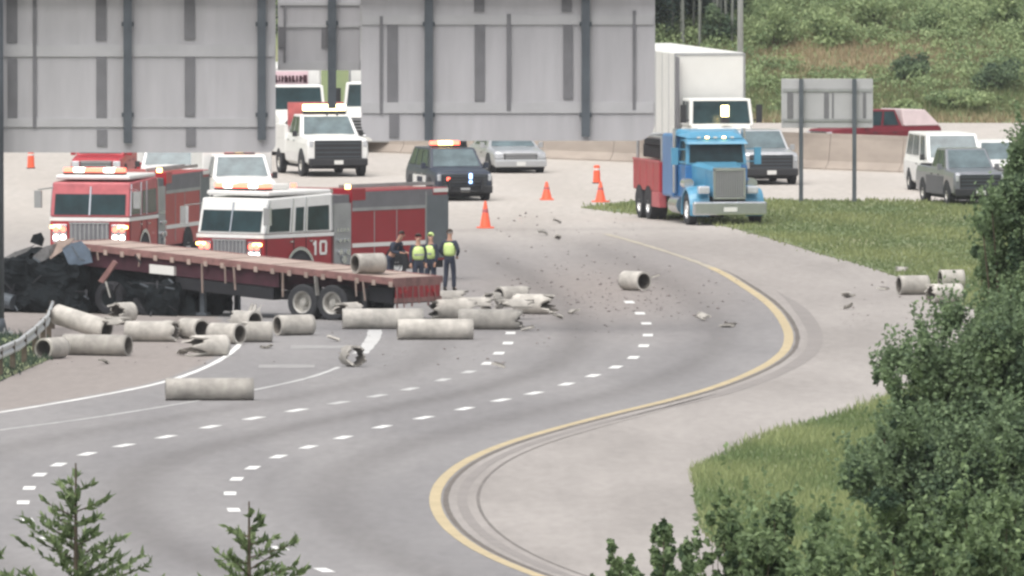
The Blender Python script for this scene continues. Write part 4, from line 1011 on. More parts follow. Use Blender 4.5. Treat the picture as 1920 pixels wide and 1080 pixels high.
# ---------------------------------------------------------------- blue tow truck (wrecker)
t = thing('tow_truck', 'blue tow truck with a red body parked at the tip of the grass median', 'tow truck', G(1367, 424), R(12))
hw = 1.22
ho = MB().loft([[(-.50, 0, .95), (-.52, 0, 1.80), (-.40, 0, 1.90), (.40, 0, 1.90), (.52, 0, 1.80), (.50, 0, .95)], [(-.56, .9, .95), (-.60, .9, 1.86), (-.46, .9, 1.96), (.46, .9, 1.96), (.60, .9, 1.86), (.56, .9, .95)], [(-.78, 1.9, .95), (-.84, 1.9, 1.94), (-.66, 1.9, 2.04), (.66, 1.9, 2.04), (.84, 1.9, 1.94), (.78, 1.9, .95)]]).build('hood', M['blue'], t, bevel=.02)
gq = MB().box(-.50, .50, -.06, .0, .92, 1.86).build('grille', M['signd'], ho)
mb = MB()
for i in range(13): x = -.46+i*.0767; mb.box(x-.010, x+.010, -.075, -.061, .95, 1.78)
mb.box(-.54, -.48, -.08, -.0, .9, 1.86).box(.48, .54, -.08, .0, .9, 1.86).box(-.54, .54, -.08, -.0, 1.80, 1.90).box(-.54, .54, -.08, -.0, .88, .94); mb.build('grille_surround', M['chrome'], gq)
ca = cabin(t, 1.02, .96, 1.94, 2.78, 1.88, 2.05, 3.1, 3.12, 'blue', glassf='glass', sides=((.12, .80),))
MB().box(-1.04, 1.04, 1.88, 3.1, .80, 1.93).build('cab_lower', M['deepblue'], t, bevel=.03)
MB().hexa([(-1.02, 1.72, 2.62), (1.02, 1.72, 2.62), (1.02, 2.1, 2.66), (-1.02, 2.1, 2.66)], [(-.98, 1.78, 2.70), (.98, 1.78, 2.70), (.96, 2.1, 2.80), (-.96, 2.1, 2.80)]).build('sun_visor', M['blue'], t)
sl_ = MB().box(-1.2, 1.2, 3.12, 4.7, .85, 2.90).build('sleeper', M['deepblue'], t, bevel=.08)
MB().hexa([(-.95, 2.0, 2.80), (.95, 2.0, 2.80), (1.1, 3.3, 2.85), (-1.1, 3.3, 2.85)], [(-.7, 2.5, 3.0), (.7, 2.5, 3.0), (1.0, 3.3, 3.08), (-1.0, 3.3, 3.08)]).build('roof_fairing', M['blue'], t, bevel=.04)
for sg in (-1, 1):
    # fender: arched, with headlamp pod
    rings = []
    for q in range(-15, 196, 15):
        a = R(q); cy, cz, r = .95, .52, .68; rings.append([(sg*.62, cy+math.cos(a)*(r-.05), cz+math.sin(a)*(r-.05)), (sg*1.24, cy+math.cos(a)*(r-.05), cz+math.sin(a)*(r-.05)), (sg*1.24, cy+math.cos(a)*r, cz+math.sin(a)*r), (sg*1.12, cy+math.cos(a)*(r+.06), cz+math.sin(a)*(r+.06)), (sg*.60, cy+math.cos(a)*(r+.10), cz+math.sin(a)*(r+.12))])
    MB().loft(rings).build('fender', M['blue'], t)
    x0, x1 = sorted((sg*.62, sg*1.0)); MB().box(x0, x1, .05, .35, 1.05, 1.30).build('headlight', M['headlamp_off'], t, bevel=.05)
    wheel(t, sg*1.22, .95, .52, .28, sg, 'rimw')
    mb = MB().tube((sg*1.15, 3.0, 1.0), (sg*1.15, 3.0, 3.1), .07, n=12); mb.build('exhaust_stack', M['chrome'], t)
    mb = MB().box(min(sg*1.28, sg*1.5), max(sg*1.28, sg*1.5), 1.9, 2.0, 1.95, 2.5).bar((sg*1.0, 1.95, 2.05), (sg*1.35, 1.95, 2.05), .03, .03).bar((sg*1.0, 1.95, 2.45), (sg*1.35, 1.95, 2.45), .03, .03); mb.build('mirror', M['blue'], t)
    MB().tube((sg*1.06, 1.25, 1.35), (sg*1.06, 1.85, 1.35), .17, n=14).build('air_cleaner', M['chrome'], t, smooth=False)
    MB().tube((sg*.98, 2.2, .62), (sg*.98, 3.5, .62), .30, n=18).build('fuel_tank', M['chrome'], t)
MB().box(-1.22, 1.22, -.22, .02, .36, .80).build('bumper', M['chrome'], t, bevel=.05)
MB().box(-.22, .22, -.24, -.221, .48, .62).build('number_plate', M['offwhite'], t)
MB().box(-.5, .5, 1.0, 8.8, .45, .95).build('chassis', M['under'], t)
bd = MB().box(-1.24, 1.24, 4.85, 8.9, .95, 1.95).build('wrecker_body', M['bred'], t, bevel=.04)
mb = MB()
for sg in (-1, 1):
    for y in (4.95, 5.9, 6.9, 7.9, 8.8): mb.box(sg*1.24-.015, sg*1.24+.015, y-.02, y+.02, 1.0, 1.93)
    mb.box(sg*1.24-.02, sg*1.24+.02, 4.85, 8.9, 1.92, 1.99)
mb.build('locker_trim', M['pinkred'], bd)
for sg in (-1, 1):
    x0, x1 = sorted((sg*1.0, sg*1.26)); MB().box(x0, x1, 4.87, 6.0, .45, .95).build('side_box', M['pinkred'], t, bevel=.02)
bm_ = MB().bar((0, 8.2, 2.0), (0, 5.2, 2.72), .5, .35); bm_.build('boom', M['under'], t)
mb = MB()
for x in (-1.15, 1.15): mb.tube((x, 4.9, 1.95), (x, 4.9, 2.75), .05, n=8).tube((x, 8.6, 1.95), (x, 8.6, 2.75), .05, n=8).tube((x, 4.9, 2.75), (x, 8.6, 2.75), .05, n=8)
mb.tube((-1.15, 4.9, 2.75), (1.15, 4.9, 2.75), .05, n=8).tube((-1.15, 8.6, 2.75), (1.15, 8.6, 2.75), .05, n=8); mb.build('mast_frame', M['galv'], t)
mb = MB().box(-1.0, 1.0, 5.0, 8.5, 2.02, 2.45); mb.box(-1.1, -.7, 5.2, 7.9, 2.45, 2.65); mb.build('winch_gear', M['under'], t, bevel=.04)
for y in (6.6, 7.95):
    for sg in (-1, 1): wheel(t, sg*1.26, y, .52, .27, sg, 'rimw', dual=True)
mb = MB()
for y in (6.6, 7.95):
    for sg in (-1, 1): arch(mb, sg*1.235, y, .52, sg, .02)
mb.split('wheel_arch', M['under'], bd)
lb = MB()
for i in range(5): MB().box(-.6+i*.28-.05, -.6+i*.28+.05, 1.8, 1.9, 2.81, 2.86).build('marker_lamp', M['amber' if i % 2 else 'offwhite'], t)
# ---------------------------------------------------------------- flatbed trailer
TYAW = 34
def trailer():
    t = thing('flatbed_trailer', 'long flatbed trailer with a wooden deck and red frame, tilted over the wrecked tractor', 'trailer', G(737, 605), R(-TYAW))
    L, W, tilt = 11.5, 2.5, .86/12.0
    def z(x, h): return h+(-x)*tilt
    def beam(mb, x0, x1, y0, y1, h0, h1):
        mb.hexa([(x0, y0, z(x0, h0)), (x1, y0, z(x1, h0)), (x1, y1, z(x1, h0)), (x0, y1, z(x0, h0))], [(x0, y0, z(x0, h1)), (x1, y0, z(x1, h1)), (x1, y1, z(x1, h1)), (x0, y1, z(x0, h1))]); return mb
    mb = MB(); n = 32
    for i in range(n):
        x0 = -L+L*i/n; x1 = -L+L*(i+1)/n-.02; dz = random.uniform(-.012, .012); beam(mb, x0, x1, .09, W-.09, 1.18+dz, 1.235+dz)
    mb.build('deck', M['deckwood'], t)
    mb = MB(); beam(mb, -L, 0, 0, .085, 1.06, 1.25); beam(mb, -L, 0, W-.085, W, 1.06, 1.25); beam(mb, -.08, 0, .09, W-.09, 1.0, 1.25); beam(mb, -L, -L+.08, .09, W-.09, 1.0, 1.25)
    mb.split('side_rail', M['rail'], t)
    mb = MB()
    for i in range(20):
        x = -L+.35+i*.58; beam(mb, x, x+.12, -.035, -.003, 1.0, 1.15)
    mb.split('stake_pocket', M['deckwood'], t)
    mb = MB()
    for y in (.62, W-.72): beam(mb, -L+.6, -.2, y, y+.12, .72, 1.05)
    for i in range(20): x = -L+.5+i*.53; beam(mb, x, x+.07, .09, W-.09, 1.05, 1.15)
    for y in (.60, W-.74): beam(mb, -10.5, -4.6, y, y+.16, .42, .72)
    mq = MB(); beam(mq, -7.6, -4.2, .12, .55, .24, .60); mq.build('dark_underdeck_box', M['under'], t, bevel=.03)  # black box added to fill in the shade beneath the deck
    mq = MB(); beam(mq, -10.8, -4.0, .10, .16, .62, 1.04); mq.build('side_skirt', M['maroon'], t)
    mq = MB(); beam(mq, -1.0, -.15, .2, W-.2, .50, .95); mq.build('dark_underdeck_box', M['under'], t, bevel=.03)
    mb.build('frame', M['maroon'], t)
    mb = MB()
    for x in (-2.1, -3.1): mb.box(x-.06, x+.06, .25, W-.25, .46, .60)
    mb.box(-4.3, -1.2, .5, W-.5, .55, .80); mb.build('suspension', M['under'], t)
    for x in (-2.12, -3.14):
        for (yo, sg) in ((.02, -1), (W-.02, 1)):
            s = -sg; r, wd = .51, .28; ww = wd*2.1
            def lathe_y(prof, n=26):
                vs = []; m_ = len(prof)
                for i in range(n):
                    a = 2*math.pi*i/n
                    for (q, rr) in prof: vs.append((x+rr*math.cos(a), yo+q, r+rr*math.sin(a)))
                fs = [(i*m_+k, i*m_+k+1, ((i+1) % n)*m_+k+1, ((i+1) % n)*m_+k) for i in range(n) for k in range(m_-1)]
                return MB().add(vs, fs)
            o = lathe_y([(s*.02, r*.55), (0, r*.62), (0, r*.9), (s*.03, r), (s*(ww-.03), r), (s*ww, r*.9), (s*ww, r*.4)]).build('wheel', M['rubber'], t)
            lathe_y([(s*.04, .001), (s*.04, r*.2), (s*.16, r*.26), (s*.16, r*.46), (s*.02, r*.54), (s*.0, r*.62), (s*.04, r*.62)]).build('rim', M['rim'], o)
    # landing legs, mud flaps, hanging straps and chains
    for y in (.35, W-.45):
        mb = MB(); mb.box(-6.9, -6.75, y, y+.12, .12, z(-6.8, 1.05)).box(-7.0, -6.65, y-.05, y+.17, .04, .12); mb.build('landing_leg', M['steel'], t)
    for (x, ln, w_) in ((-6.55, .85, .07), (-5.75, .50, .06), (-5.45, .66, .07), (-3.75, .70, .07), (-2.62, .55, .16), (-1.25, .45, .06), (-1.0, .55, .06), (-8.7, .3, .06), (-10.2, .25, .07)):
        mb = MB(); zt = z(x, 1.08); mb.bar((x, -.05, zt), (x+random.uniform(-.05, .08), -.05, zt-ln), w_, .02); mb.build('strap', M['deckwood'] if w_ < .1 else M['rim'], t)
    mb = MB()
    for i in range(9): y = .15+i*.27; mb.bar((0.02, y, 1.0), (.03+random.uniform(-.05, .05), y+random.uniform(-.06, .06), .50+random.uniform(-.1, .12)), .05, .03)
    mb.box(-.04, .04, .12, W-.12, .55, .68); mb.build('rear_guard', M['rail'], t)
    MB().box(-.03, .015, .15, W-.15, .68, 1.0).build('rear_plate', M['red'], t)
    for y in (.35, .62, W-.75, W-.48): MB().tube((.015, y, .85), (.04, y, .85), .06, n=12).build('tail_light', M['bred'], t)
    mb = MB(); mb.box(-1.1, -.95, .06, .1, .35, .95); mb.build('mud_flap', M['black'], t)
    tb_ = MB(); zz = z(-8.2, .66); tb_.hexa([(-8.4, -.02, zz-.02), (-7.55, -.02, zz-.07), (-7.55, .3, zz-.07), (-8.4, .3, zz-.02)], [(-8.4, -.02, zz+.23), (-7.55, -.02, zz+.18), (-7.55, .3, zz+.18), (-8.4, .3, zz+.23)]); tb_.build('tool_box', M['offwhite'], t)
    return t, z
tr, tz = trailer()
TM = Matrix.Translation(tr.location) @ Matrix.Rotation(R(-TYAW), 4, 'Z')
# ---------------------------------------------------------------- wrecked tractor
w0 = TM @ Vector((-11.0, 0, 0)); wt = thing('wrecked_tractor', 'crushed black tractor unit under the raised front of the flatbed trailer', 'wrecked truck', w0, R(-TYAW))
from mathutils import noise as mn
def crumple(x0, x1, y0, y1, z0, z1, material, amp=.16, seed=1, name=None, topf=None):
    bm = bmesh.new(); bmesh.ops.create_cube(bm, size=1)
    bmesh.ops.subdivide_edges(bm, edges=bm.edges[:], cuts=17, use_grid_fill=True)
    for v in bm.verts:
        u = Vector(((v.co.x+.5), (v.co.y+.5), (v.co.z+.5)))
        p = Vector((x0+(x1-x0)*u.x, y0+(y1-y0)*u.y, z0+(z1-z0)*u.z))
        if topf: p.z = z0+(p.z-z0)*topf(u.x)
        def nz(q, k): return Vector((mn.noise(q+Vector((seed*3.1, 0, k))), mn.noise(q+Vector((0, seed*2.7, 9+k))), mn.noise(q+Vector((5+k, 0, seed*1.9)))))
        r1 = nz(p*1.3, 0); r2 = nz(p*4.0, 4); r3 = nz(p*9, 8)
        fold = abs(mn.noise(p*2.6+Vector((seed, 1, 2))))
        v.co = p+r1*amp*1.5+r2*amp*.55+r3*amp*.2-Vector((0, -.3, .25))*fold*amp*2
        v.co.z = max(v.co.z, .01)
    me = bpy.data.meshes.new(name); bm.to_mesh(me); bm.free(); me.materials.append(M[material]); o = bpy.data.objects.new(name, me); COL.objects.link(o); o.parent = wt; return o
M['wreckd'] = mat('dark_wreck_metal', (.011, .014, .016), .95, 0, var=.6, scale=2.2, bump=.6, spec=.1)  # near-black, rough, uneven metal for the crushed parts
M['wreckm'] = mat('torn_grey_metal', (.20, .20, .20), .5, .5, var=.5, scale=3, bump=.5)
crumple(-3.0, .1, .1, 2.4, .30, 1.80, 'wreckd', seed=3, amp=.24, name='crushed_cab', topf=lambda u: .78+.24*u)
crumple(-.6, 3.9, .25, 2.2, .12, 1.50, 'wreckd', seed=8, amp=.16, name='chassis')
crumple(-2.4, .3, -.40, .3, .05, 1.5, 'wreckd', seed=11, amp=.2, name='crushed_door')
crumple(1.8, 3.6, -.05, .4, .02, 1.0, 'wreckd', seed=15, amp=.14, name='torn_axle')
def shard(name, pts, th, material):
    q = [Vector(p) for p in pts]; n = (q[1]-q[0]).cross(q[2]-q[0]).normalized()*th
    mb = MB(); k = len(q); mb.add(q+[p+n for p in q], [tuple(range(k)), tuple(range(2*k-1, k-1, -1))]+[(i, (i+1) % k, k+(i+1) % k, k+i) for i in range(k)]); return mb.build(name, M[material], wt)
WR = Matrix.Rotation(R(TYAW), 4, 'Z')
def WL(px, py, dy=0.0):         # a point of the wreck's near face
    Y = w0.y
    for _ in range(3):
        q = P(px, py, Y); lx_ = (WR @ (q-w0)).x; Y = (w0+Matrix.Rotation(R(-TYAW), 4, 'Z') @ Vector((lx_, 0, 0))).y-.25
    q = P(px, py, Y+dy)-w0; return WR @ q
shard('torn_sheet', [WL(116, 466), WL(128, 457), WL(152, 452), WL(168, 470), WL(173, 492), WL(150, 497), WL(141, 522), WL(128, 494)], .03, 'tarp')
shard('torn_sheet', [WL(62, 480), WL(84, 462), WL(108, 456), WL(98, 478), WL(84, 488), WL(68, 494)], .03, 'wreckm')
shard('torn_sheet', [WL(6, 484), WL(28, 472), WL(58, 462), WL(66, 458), WL(50, 472), WL(22, 484)], .03, 'wreckm')
shard('torn_sheet', [WL(88, 464), WL(112, 450), WL(140, 446), WL(126, 464), WL(94, 486)], .03, 'deckwood')
shard('torn_panel', [WL(56, 454), WL(62, 440), WL(76, 436), WL(82, 448), WL(78, 462)], .04, 'wreckd')
shard('bent_beam', [WL(184, 527, -.3), WL(212, 488, -.3), WL(219, 493, -.3), WL(193, 531, -.3)], .07, 'rail')
shard('bent_strip', [WL(197, 528, -.3), WL(206, 558, -.3), WL(208, 557, -.3), WL(200, 527, -.3)], .02, 'rim')
for k in range(30):
    a = WL(random.uniform(8, 340), random.uniform(480, 590), random.uniform(-.3, .1)); b = a+Vector((random.uniform(-.4, .4), random.uniform(-.2, .2), random.uniform(-.35, .35))); b.z = max(b.z, .03); mb = MB(); mb.bar(a, b, random.uniform(.02, .06), random.uniform(.02, .05)); mb.build('bent_bar', M[random.choice(('under', 'under', 'under', 'steel'))], wt)
for (x, y, r) in ((1.2, .12, .48), (2.5, .15, .48), (-2.5, -.1, .46)):
    mb = MB(); vs = []
    prof = [(.05, r*.5), (0, r*.62), (0, r*.9), (.03, r), (.27, r), (.3, r*.9), (.3, r*.5)]; m_ = len(prof)
    for i in range(22):
        a = 2*math.pi*i/22
        for (q, rr) in prof: vs.append((x+rr*math.cos(a), y-.2+q, r+rr*math.sin(a)))
    mb.add(vs, [(i*m_+k, i*m_+k+1, ((i+1) % 22)*m_+k+1, ((i+1) % 22)*m_+k) for i in range(22) for k in range(m_-1)]); o = mb.build('wheel', M['under'], wt)
    MB().tube((x, y-.14, r), (x, y-.05, r), r*.55, n=18).build('rim', M['wreckd'], o)
MB().tube((-2.9, -.3, .50), (-1.9, -.35, .3), .22, n=14).build('fuel_tank', M['steel'], wt)

# ---------------------------------------------------------------- concrete pipes
def pipe_mesh(L, r=.31, th=.062, jag0=0.0, jag1=0.0, seed=0, arc=360, bell=False):
    rs = random.Random(seed); n = 32; ns = 8; bm = bmesh.new(); rows = []
    full = arc >= 360; m_ = n if full else n+1
    j0 = [jag0*(.5*math.sin(i*.9+seed)+.3*math.sin(i*2.3+seed*2)+rs.uniform(-.4, .4)) for i in range(m_)]
    j1 = [jag1*(.5*math.sin(i*.8+seed*3)+.3*math.sin(i*2.1+seed)+rs.uniform(-.4, .4)) for i in range(m_)]
    for k in range(ns+1):
        f = k/ns; ro = []; ri = []
        for i in range(m_):
            a = R(arc)*i/n+R(90-arc/2 if not full else 0); x = -L/2+L*f+j0[i]*(1-f)**3+j1[i]*f**3
            ro.append(bm.verts.new((x, r*math.cos(a), r*math.sin(a)+r))); rr = r-th; ri.append(bm.verts.new((x, rr*math.cos(a), rr*math.sin(a)+r)))
        rows.append((ro, ri))
    fo = []
    e = m_ if full else m_-1
    for k in range(ns):
        for i in range(e):
            j = (i+1) % m_
            f = bm.faces.new((rows[k][0][i], rows[k][0][j], rows[k+1][0][j], rows[k+1][0][i])); f.smooth = True
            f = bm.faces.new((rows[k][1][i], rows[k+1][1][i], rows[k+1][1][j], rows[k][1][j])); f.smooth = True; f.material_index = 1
        if not full:
            bm.faces.new((rows[k][0][0], rows[k+1][0][0], rows[k+1][1][0], rows[k][1][0])); bm.faces.new((rows[k][0][-1], rows[k][1][-1], rows[k+1][1][-1], rows[k+1][0][-1]))
    for k in (0, ns):
        for i in range(e):
            j = (i+1) % m_; bm.faces.new((rows[k][0][i], rows[k][1][i], rows[k][1][j], rows[k][0][j]))
    bmesh.ops.recalc_face_normals(bm, faces=bm.faces)
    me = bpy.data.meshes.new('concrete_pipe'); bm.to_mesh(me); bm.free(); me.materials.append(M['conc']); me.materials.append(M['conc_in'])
    for p in me.polygons: pass
    return me
PG = 'concrete pipes spilled from the trailer'
pc = [0]
def pipe(label, cx_, by_, L, yaw, pitch=0, j0=0, j1=0, r=.285, arc=360, roll=0, z=0, pos=None, name='concrete_pipe'):
    pc[0] += 1; L *= .93; me = pipe_mesh(L, r, .055, j0, j1, pc[0], arc); o = bpy.data.objects.new(name, me); COL.objects.link(o)
    o.location = pos if pos is not None else G(cx_, by_)+Vector((0, 0, z+.02)); o.rotation_mode = 'XYZ'
    o.rotation_euler = (R(roll), R(pitch), R(yaw)); return tag(o, label, 'pipe', PG)
pipe('whole concrete pipe lying alone in the lane, nearest the camera', 393, 752, 2.42, 3)
pipe('brownish concrete pipe with its open end facing right, just right of the guardrail end', 181, 668, 2.05, -24)
pipe('short concrete pipe end-on beside the guardrail end', 98, 674, .95, 58)
pipe('concrete pipe sloping down to the right from under the wrecked tractor', 150, 632, 1.9, -35, pitch=13, z=.12)
pipe('concrete pipe behind the brownish one, right of the sloping pipe', 283, 642, 1.5, -12, j1=.1)
pipe('short pipe stub with a broken dark mouth facing right, left of the big open mouth', 318, 637, .45, -70, r=.26, j1=.12)
pipe('concrete pipe with a large dark open mouth facing right, under the trailer deck', 362, 637, .95, -55)
pipe('concrete pipe with a small dark mouth on its right, in front of the landing leg', 424, 646, 1.05, -38)
pipe('pipe piece with a shattered left end behind the end of the white edge line', 396, 669, .95, 28, j0=.35)
pipe('plain concrete pipe piece left of the short pipe by the trailer wheels', 483, 643, .85, 6, j0=.1)
pipe('short concrete pipe with its dark mouth facing left, in front of the trailer wheels', 552, 630, 1.15, 28)
pipe('long concrete pipe right of the trailer wheels', 718, 618, 2.44, 2)
pipe('long concrete pipe with a dark underside, in front of the middle of the pile', 816, 638, 2.25, 4)
pipe('long concrete pipe at the right of the pile with a broken right end', 918, 619, 1.85, -6, j1=.15)
pipe('short pipe in the pile below the standing worker', 842, 583, .95, 22, j1=.18)
pipe('broken pipe behind the long pipes in the middle of the pile', 850, 600, 1.2, 12, j0=.15, j1=.2)
pipe('broken ring of pipe standing with a see-through mouth in the pile', 923, 587, .50, 60, j0=.15, j1=.15)
pipe('pale concrete pipe at the right end of the pile with a jagged dark end', 997, 590, 1.1, -22, j1=.30, j0=.1)
pipe('curved pipe shell lying on top of the right end of the pile', 968, 600, .8, 15, arc=150, j0=.2, j1=.2)
pipe('broken brown pipe ring alone in the lane left of the dashes', 661, 689, .48, -62, j0=.12, j1=.12)
pipe('pale short pipe alone in the middle of the road with a see-through mouth', 1190, 546, .95, -52)
pipe('left pipe of the three at the grass edge, its dark mouth facing left', 1712, 554, .95, 18)
pipe('front right pipe of the three at the grass edge, with a broken dark mouth', 1772, 570, 1.05, 27, j0=.12)
pipe('rear right pipe of the three at the grass edge', 1784, 543, .75, 14)
dp = TM @ Vector((-1.35, .75, tz(-1.35, 1.245))); pipe('short pale concrete pipe still lying on the rear of the trailer deck', 0, 0, .95, 30, pos=dp)
pipe('short pale pipe piece behind the sloping pipe, below the wrecked tractor', 232, 606, .6, 40, j0=.15)
pipe('leaning pipe shell standing up behind the plain pipe piece', 488, 618, .5, 55, pitch=-55, arc=120, j0=.2, j1=.2, z=.1)
pipe('broken pipe between the small dark mouth and the short pipe by the trailer wheels', 462, 622, .8, -48, j0=.2)
pipe('pale pipe half buried behind the pile, right behind the broken ring', 960, 575, 1.0, 35, j1=.15)
pipe('curved pipe shell in front of the broken ring in the pile', 890, 596, .8, 20, arc=170, j0=.25, j1=.25)
pipe('small curved pipe shell between the sloping and the brownish pipe', 222, 634, .55, -30, arc=150, j0=.2, j1=.2)
pipe('pipe shell right behind the left end of the long pipe by the trailer wheels', 655, 606, .7, 50, arc=200, j0=.2, j1=.1)
# larger broken pieces one can tell apart
frag = [(1365, 615, .18), (1318, 603, .16), (1046, 452, .12), (1018, 443, .13), (1228, 525, .15), (1075, 590, .12), (1045, 600, .13), (990, 622, .16), (955, 606, .22), (1655, 545, .2), (1690, 512, .16), (1590, 560, .12), (1590, 582, .11), (195, 684, .15), (625, 642, .16), (935, 692, .14), (345, 668, .16), (1750, 596, .2), (500, 655, .18), (1045, 420, .12)]
frag_names = ['dark flat pipe fragment alone in the lane just left of the yellow line',
  'small pipe fragment left of the dark flat one near the yellow line',
  'small pipe fragment lying farthest right below the tallest cone',
  'small pipe fragment just left of the one below the tallest cone',
  'pipe fragment on the road right of the short pale pipe',
  'pipe fragment right of the jagged pale pipe, farther of two',
  'pipe fragment touching the jagged end of the pale pipe',
  'pipe fragment in front of the right end of the pile',
  'largest pipe fragment under the right end of the pile',
  'pipe fragment left of the three pipes at the grass edge',
  'pipe fragment in the grass edge above the left one of the three pipes',
  'upper of two small fragments on the shoulder left of the three pipes',
  'lower of two small fragments on the shoulder left of the three pipes',
  'white fragment in front of the brownish pipe',
  'fragment between the trailer wheels and the white line',
  'fragment beside the first dash in front of the pile',
  'fragment left of the pipe with the shattered end',
  'fragment in front of the three pipes at the grass edge',
  'fragment between the pipes left of the trailer wheels',
  'farthest pipe fragment, on the pale pavement between the cones']
for i, (x, y, s_) in enumerate(frag):
    me = pipe_mesh(s_*1.5, .31, .062, .08, .08, 100+i, arc=random.choice((40, 55, 70))); o = bpy.data.objects.new('pipe_fragment', me); COL.objects.link(o)
    o.location = G(x, y)+Vector((0, 0, .02-.28+random.uniform(0, .12)))
    o.location.z = .03; o.rotation_euler = (R(random.choice((160, 175, 190, 20))), R(random.uniform(-25, 25)), R(random.uniform(0, 360)))
    # rest it on the road
    m4 = o.rotation_euler.to_matrix(); lo = min((m4 @ v.co).z for v in me.vertices); c = sum((m4 @ v.co for v in me.vertices), Vector())/len(me.vertices)
    o.location = G(x, y)+Vector((-c.x, -c.y, .02-lo)); tag(o, frag_names[i], 'pipe fragment', 'curved fragments of broken concrete pipe')
# fine rubble
V, Fc, T = [], [], []
def chunk(p, s_):
    b = len(V); h = [Vector((random.gauss(0, 1), random.gauss(0, 1), random.gauss(0, 1))) for _ in range(6)]
    base = [(1,0,0),(-1,0,0),(0,1,0),(0,-1,0),(0,0,1),(0,0,-1)]
    for d0, e in zip(base, h): q = Vector(d0)*s_*random.uniform(.6, 1.2)+e*s_*.15; V.append((p.x+q.x, p.y+q.y, max(.02, p.z+q.z+s_*.5)))
    for f in ((0,2,4),(2,1,4),(1,3,4),(3,0,4),(2,0,5),(1,2,5),(3,1,5),(0,3,5)): Fc.append(tuple(k+b for k in f))
for i in range(1250):
    if i < 800: x = random.gauss(1130, 140); y = random.gauss(560, 28)
    elif i < 950: x = random.uniform(900, 1200); y = random.uniform(395, 540)
    elif i < 1150: x = random.uniform(100, 1050); y = random.uniform(596, 690)
    else: x = random.uniform(1560, 1760); y = random.uniform(530, 620)
    chunk(G(x, y), random.choice((.02, .022, .025, .03, .04, .06))*random.uniform(.6, 1.1))
o = quads_mesh('concrete_rubble', V, Fc, mat('rubble_concrete', (.23, .205, .195), .9, var=.35, scale=.9)); tag(o, 'small grey concrete rubble scattered over the lanes around the pipes', 'rubble', kind='stuff')

# ---------------------------------------------------------------- cones
def cone(label, px, py, h=.9, drum=False):
    t = thing('traffic_cone' if not drum else 'traffic_drum', label, 'traffic cone' if not drum else 'traffic drum', G(px, py)+Vector((0, 0, .02)), random.uniform(0, 1), 'orange cones along the highway')
    if not drum:
        MB().box(-.22, .22, -.22, .22, 0, .05).build('base', M['cone'] , t, bevel=.01)
        c = MB().tube((0, 0, .05), (0, 0, h), .18, .035, 20).build('cone_body', M['cone'], t)
        k = .58; MB().tube((0, 0, h*k), (0, 0, h*(k+.13)), .18-(.145)*k+.008, .18-.145*(k+.13)+.008, 20, False).build('reflective_band', M['pinkred'] if True else M['white'], c)
    else:
        c = MB().lathe_x((0, 0, 0), [(0, .001), (0, .28), (.25, .27), (.25, .255), (.55, .25), (.55, .24), (.92, .22), (.95, .001)], 20)
        c.v = [(p[1], p[2], p[0]) for p in c.v]; o = c.build('drum_body', M['cone'], t)
        for z in (.35, .68): MB().tube((0, 0, z), (0, 0, z+.10), .262-.02*z*2, .258-.02*z*2, 20, False).build('reflective_band', M['offwhite'], o)
        MB().tube((0, 0, 0), (0, 0, .05), .33, .33, 20).build('base', M['rubber'], t); t.scale = (.48, .48, .68)
    return t
cone('orange cone nearest the camera, on the pale pavement right of the front fire engine', 910, 429, .88)
cone('small orange cone right of the silver car', 1025, 376, .62)
cone('orange cone at the tip of the grass median', 1126, 380, .70)
cone('orange drum behind the cone at the grass tip', 1119, 345, .6, True)
cone('orange drum at the far left under the gantry sign', 58, 317, .6, True)

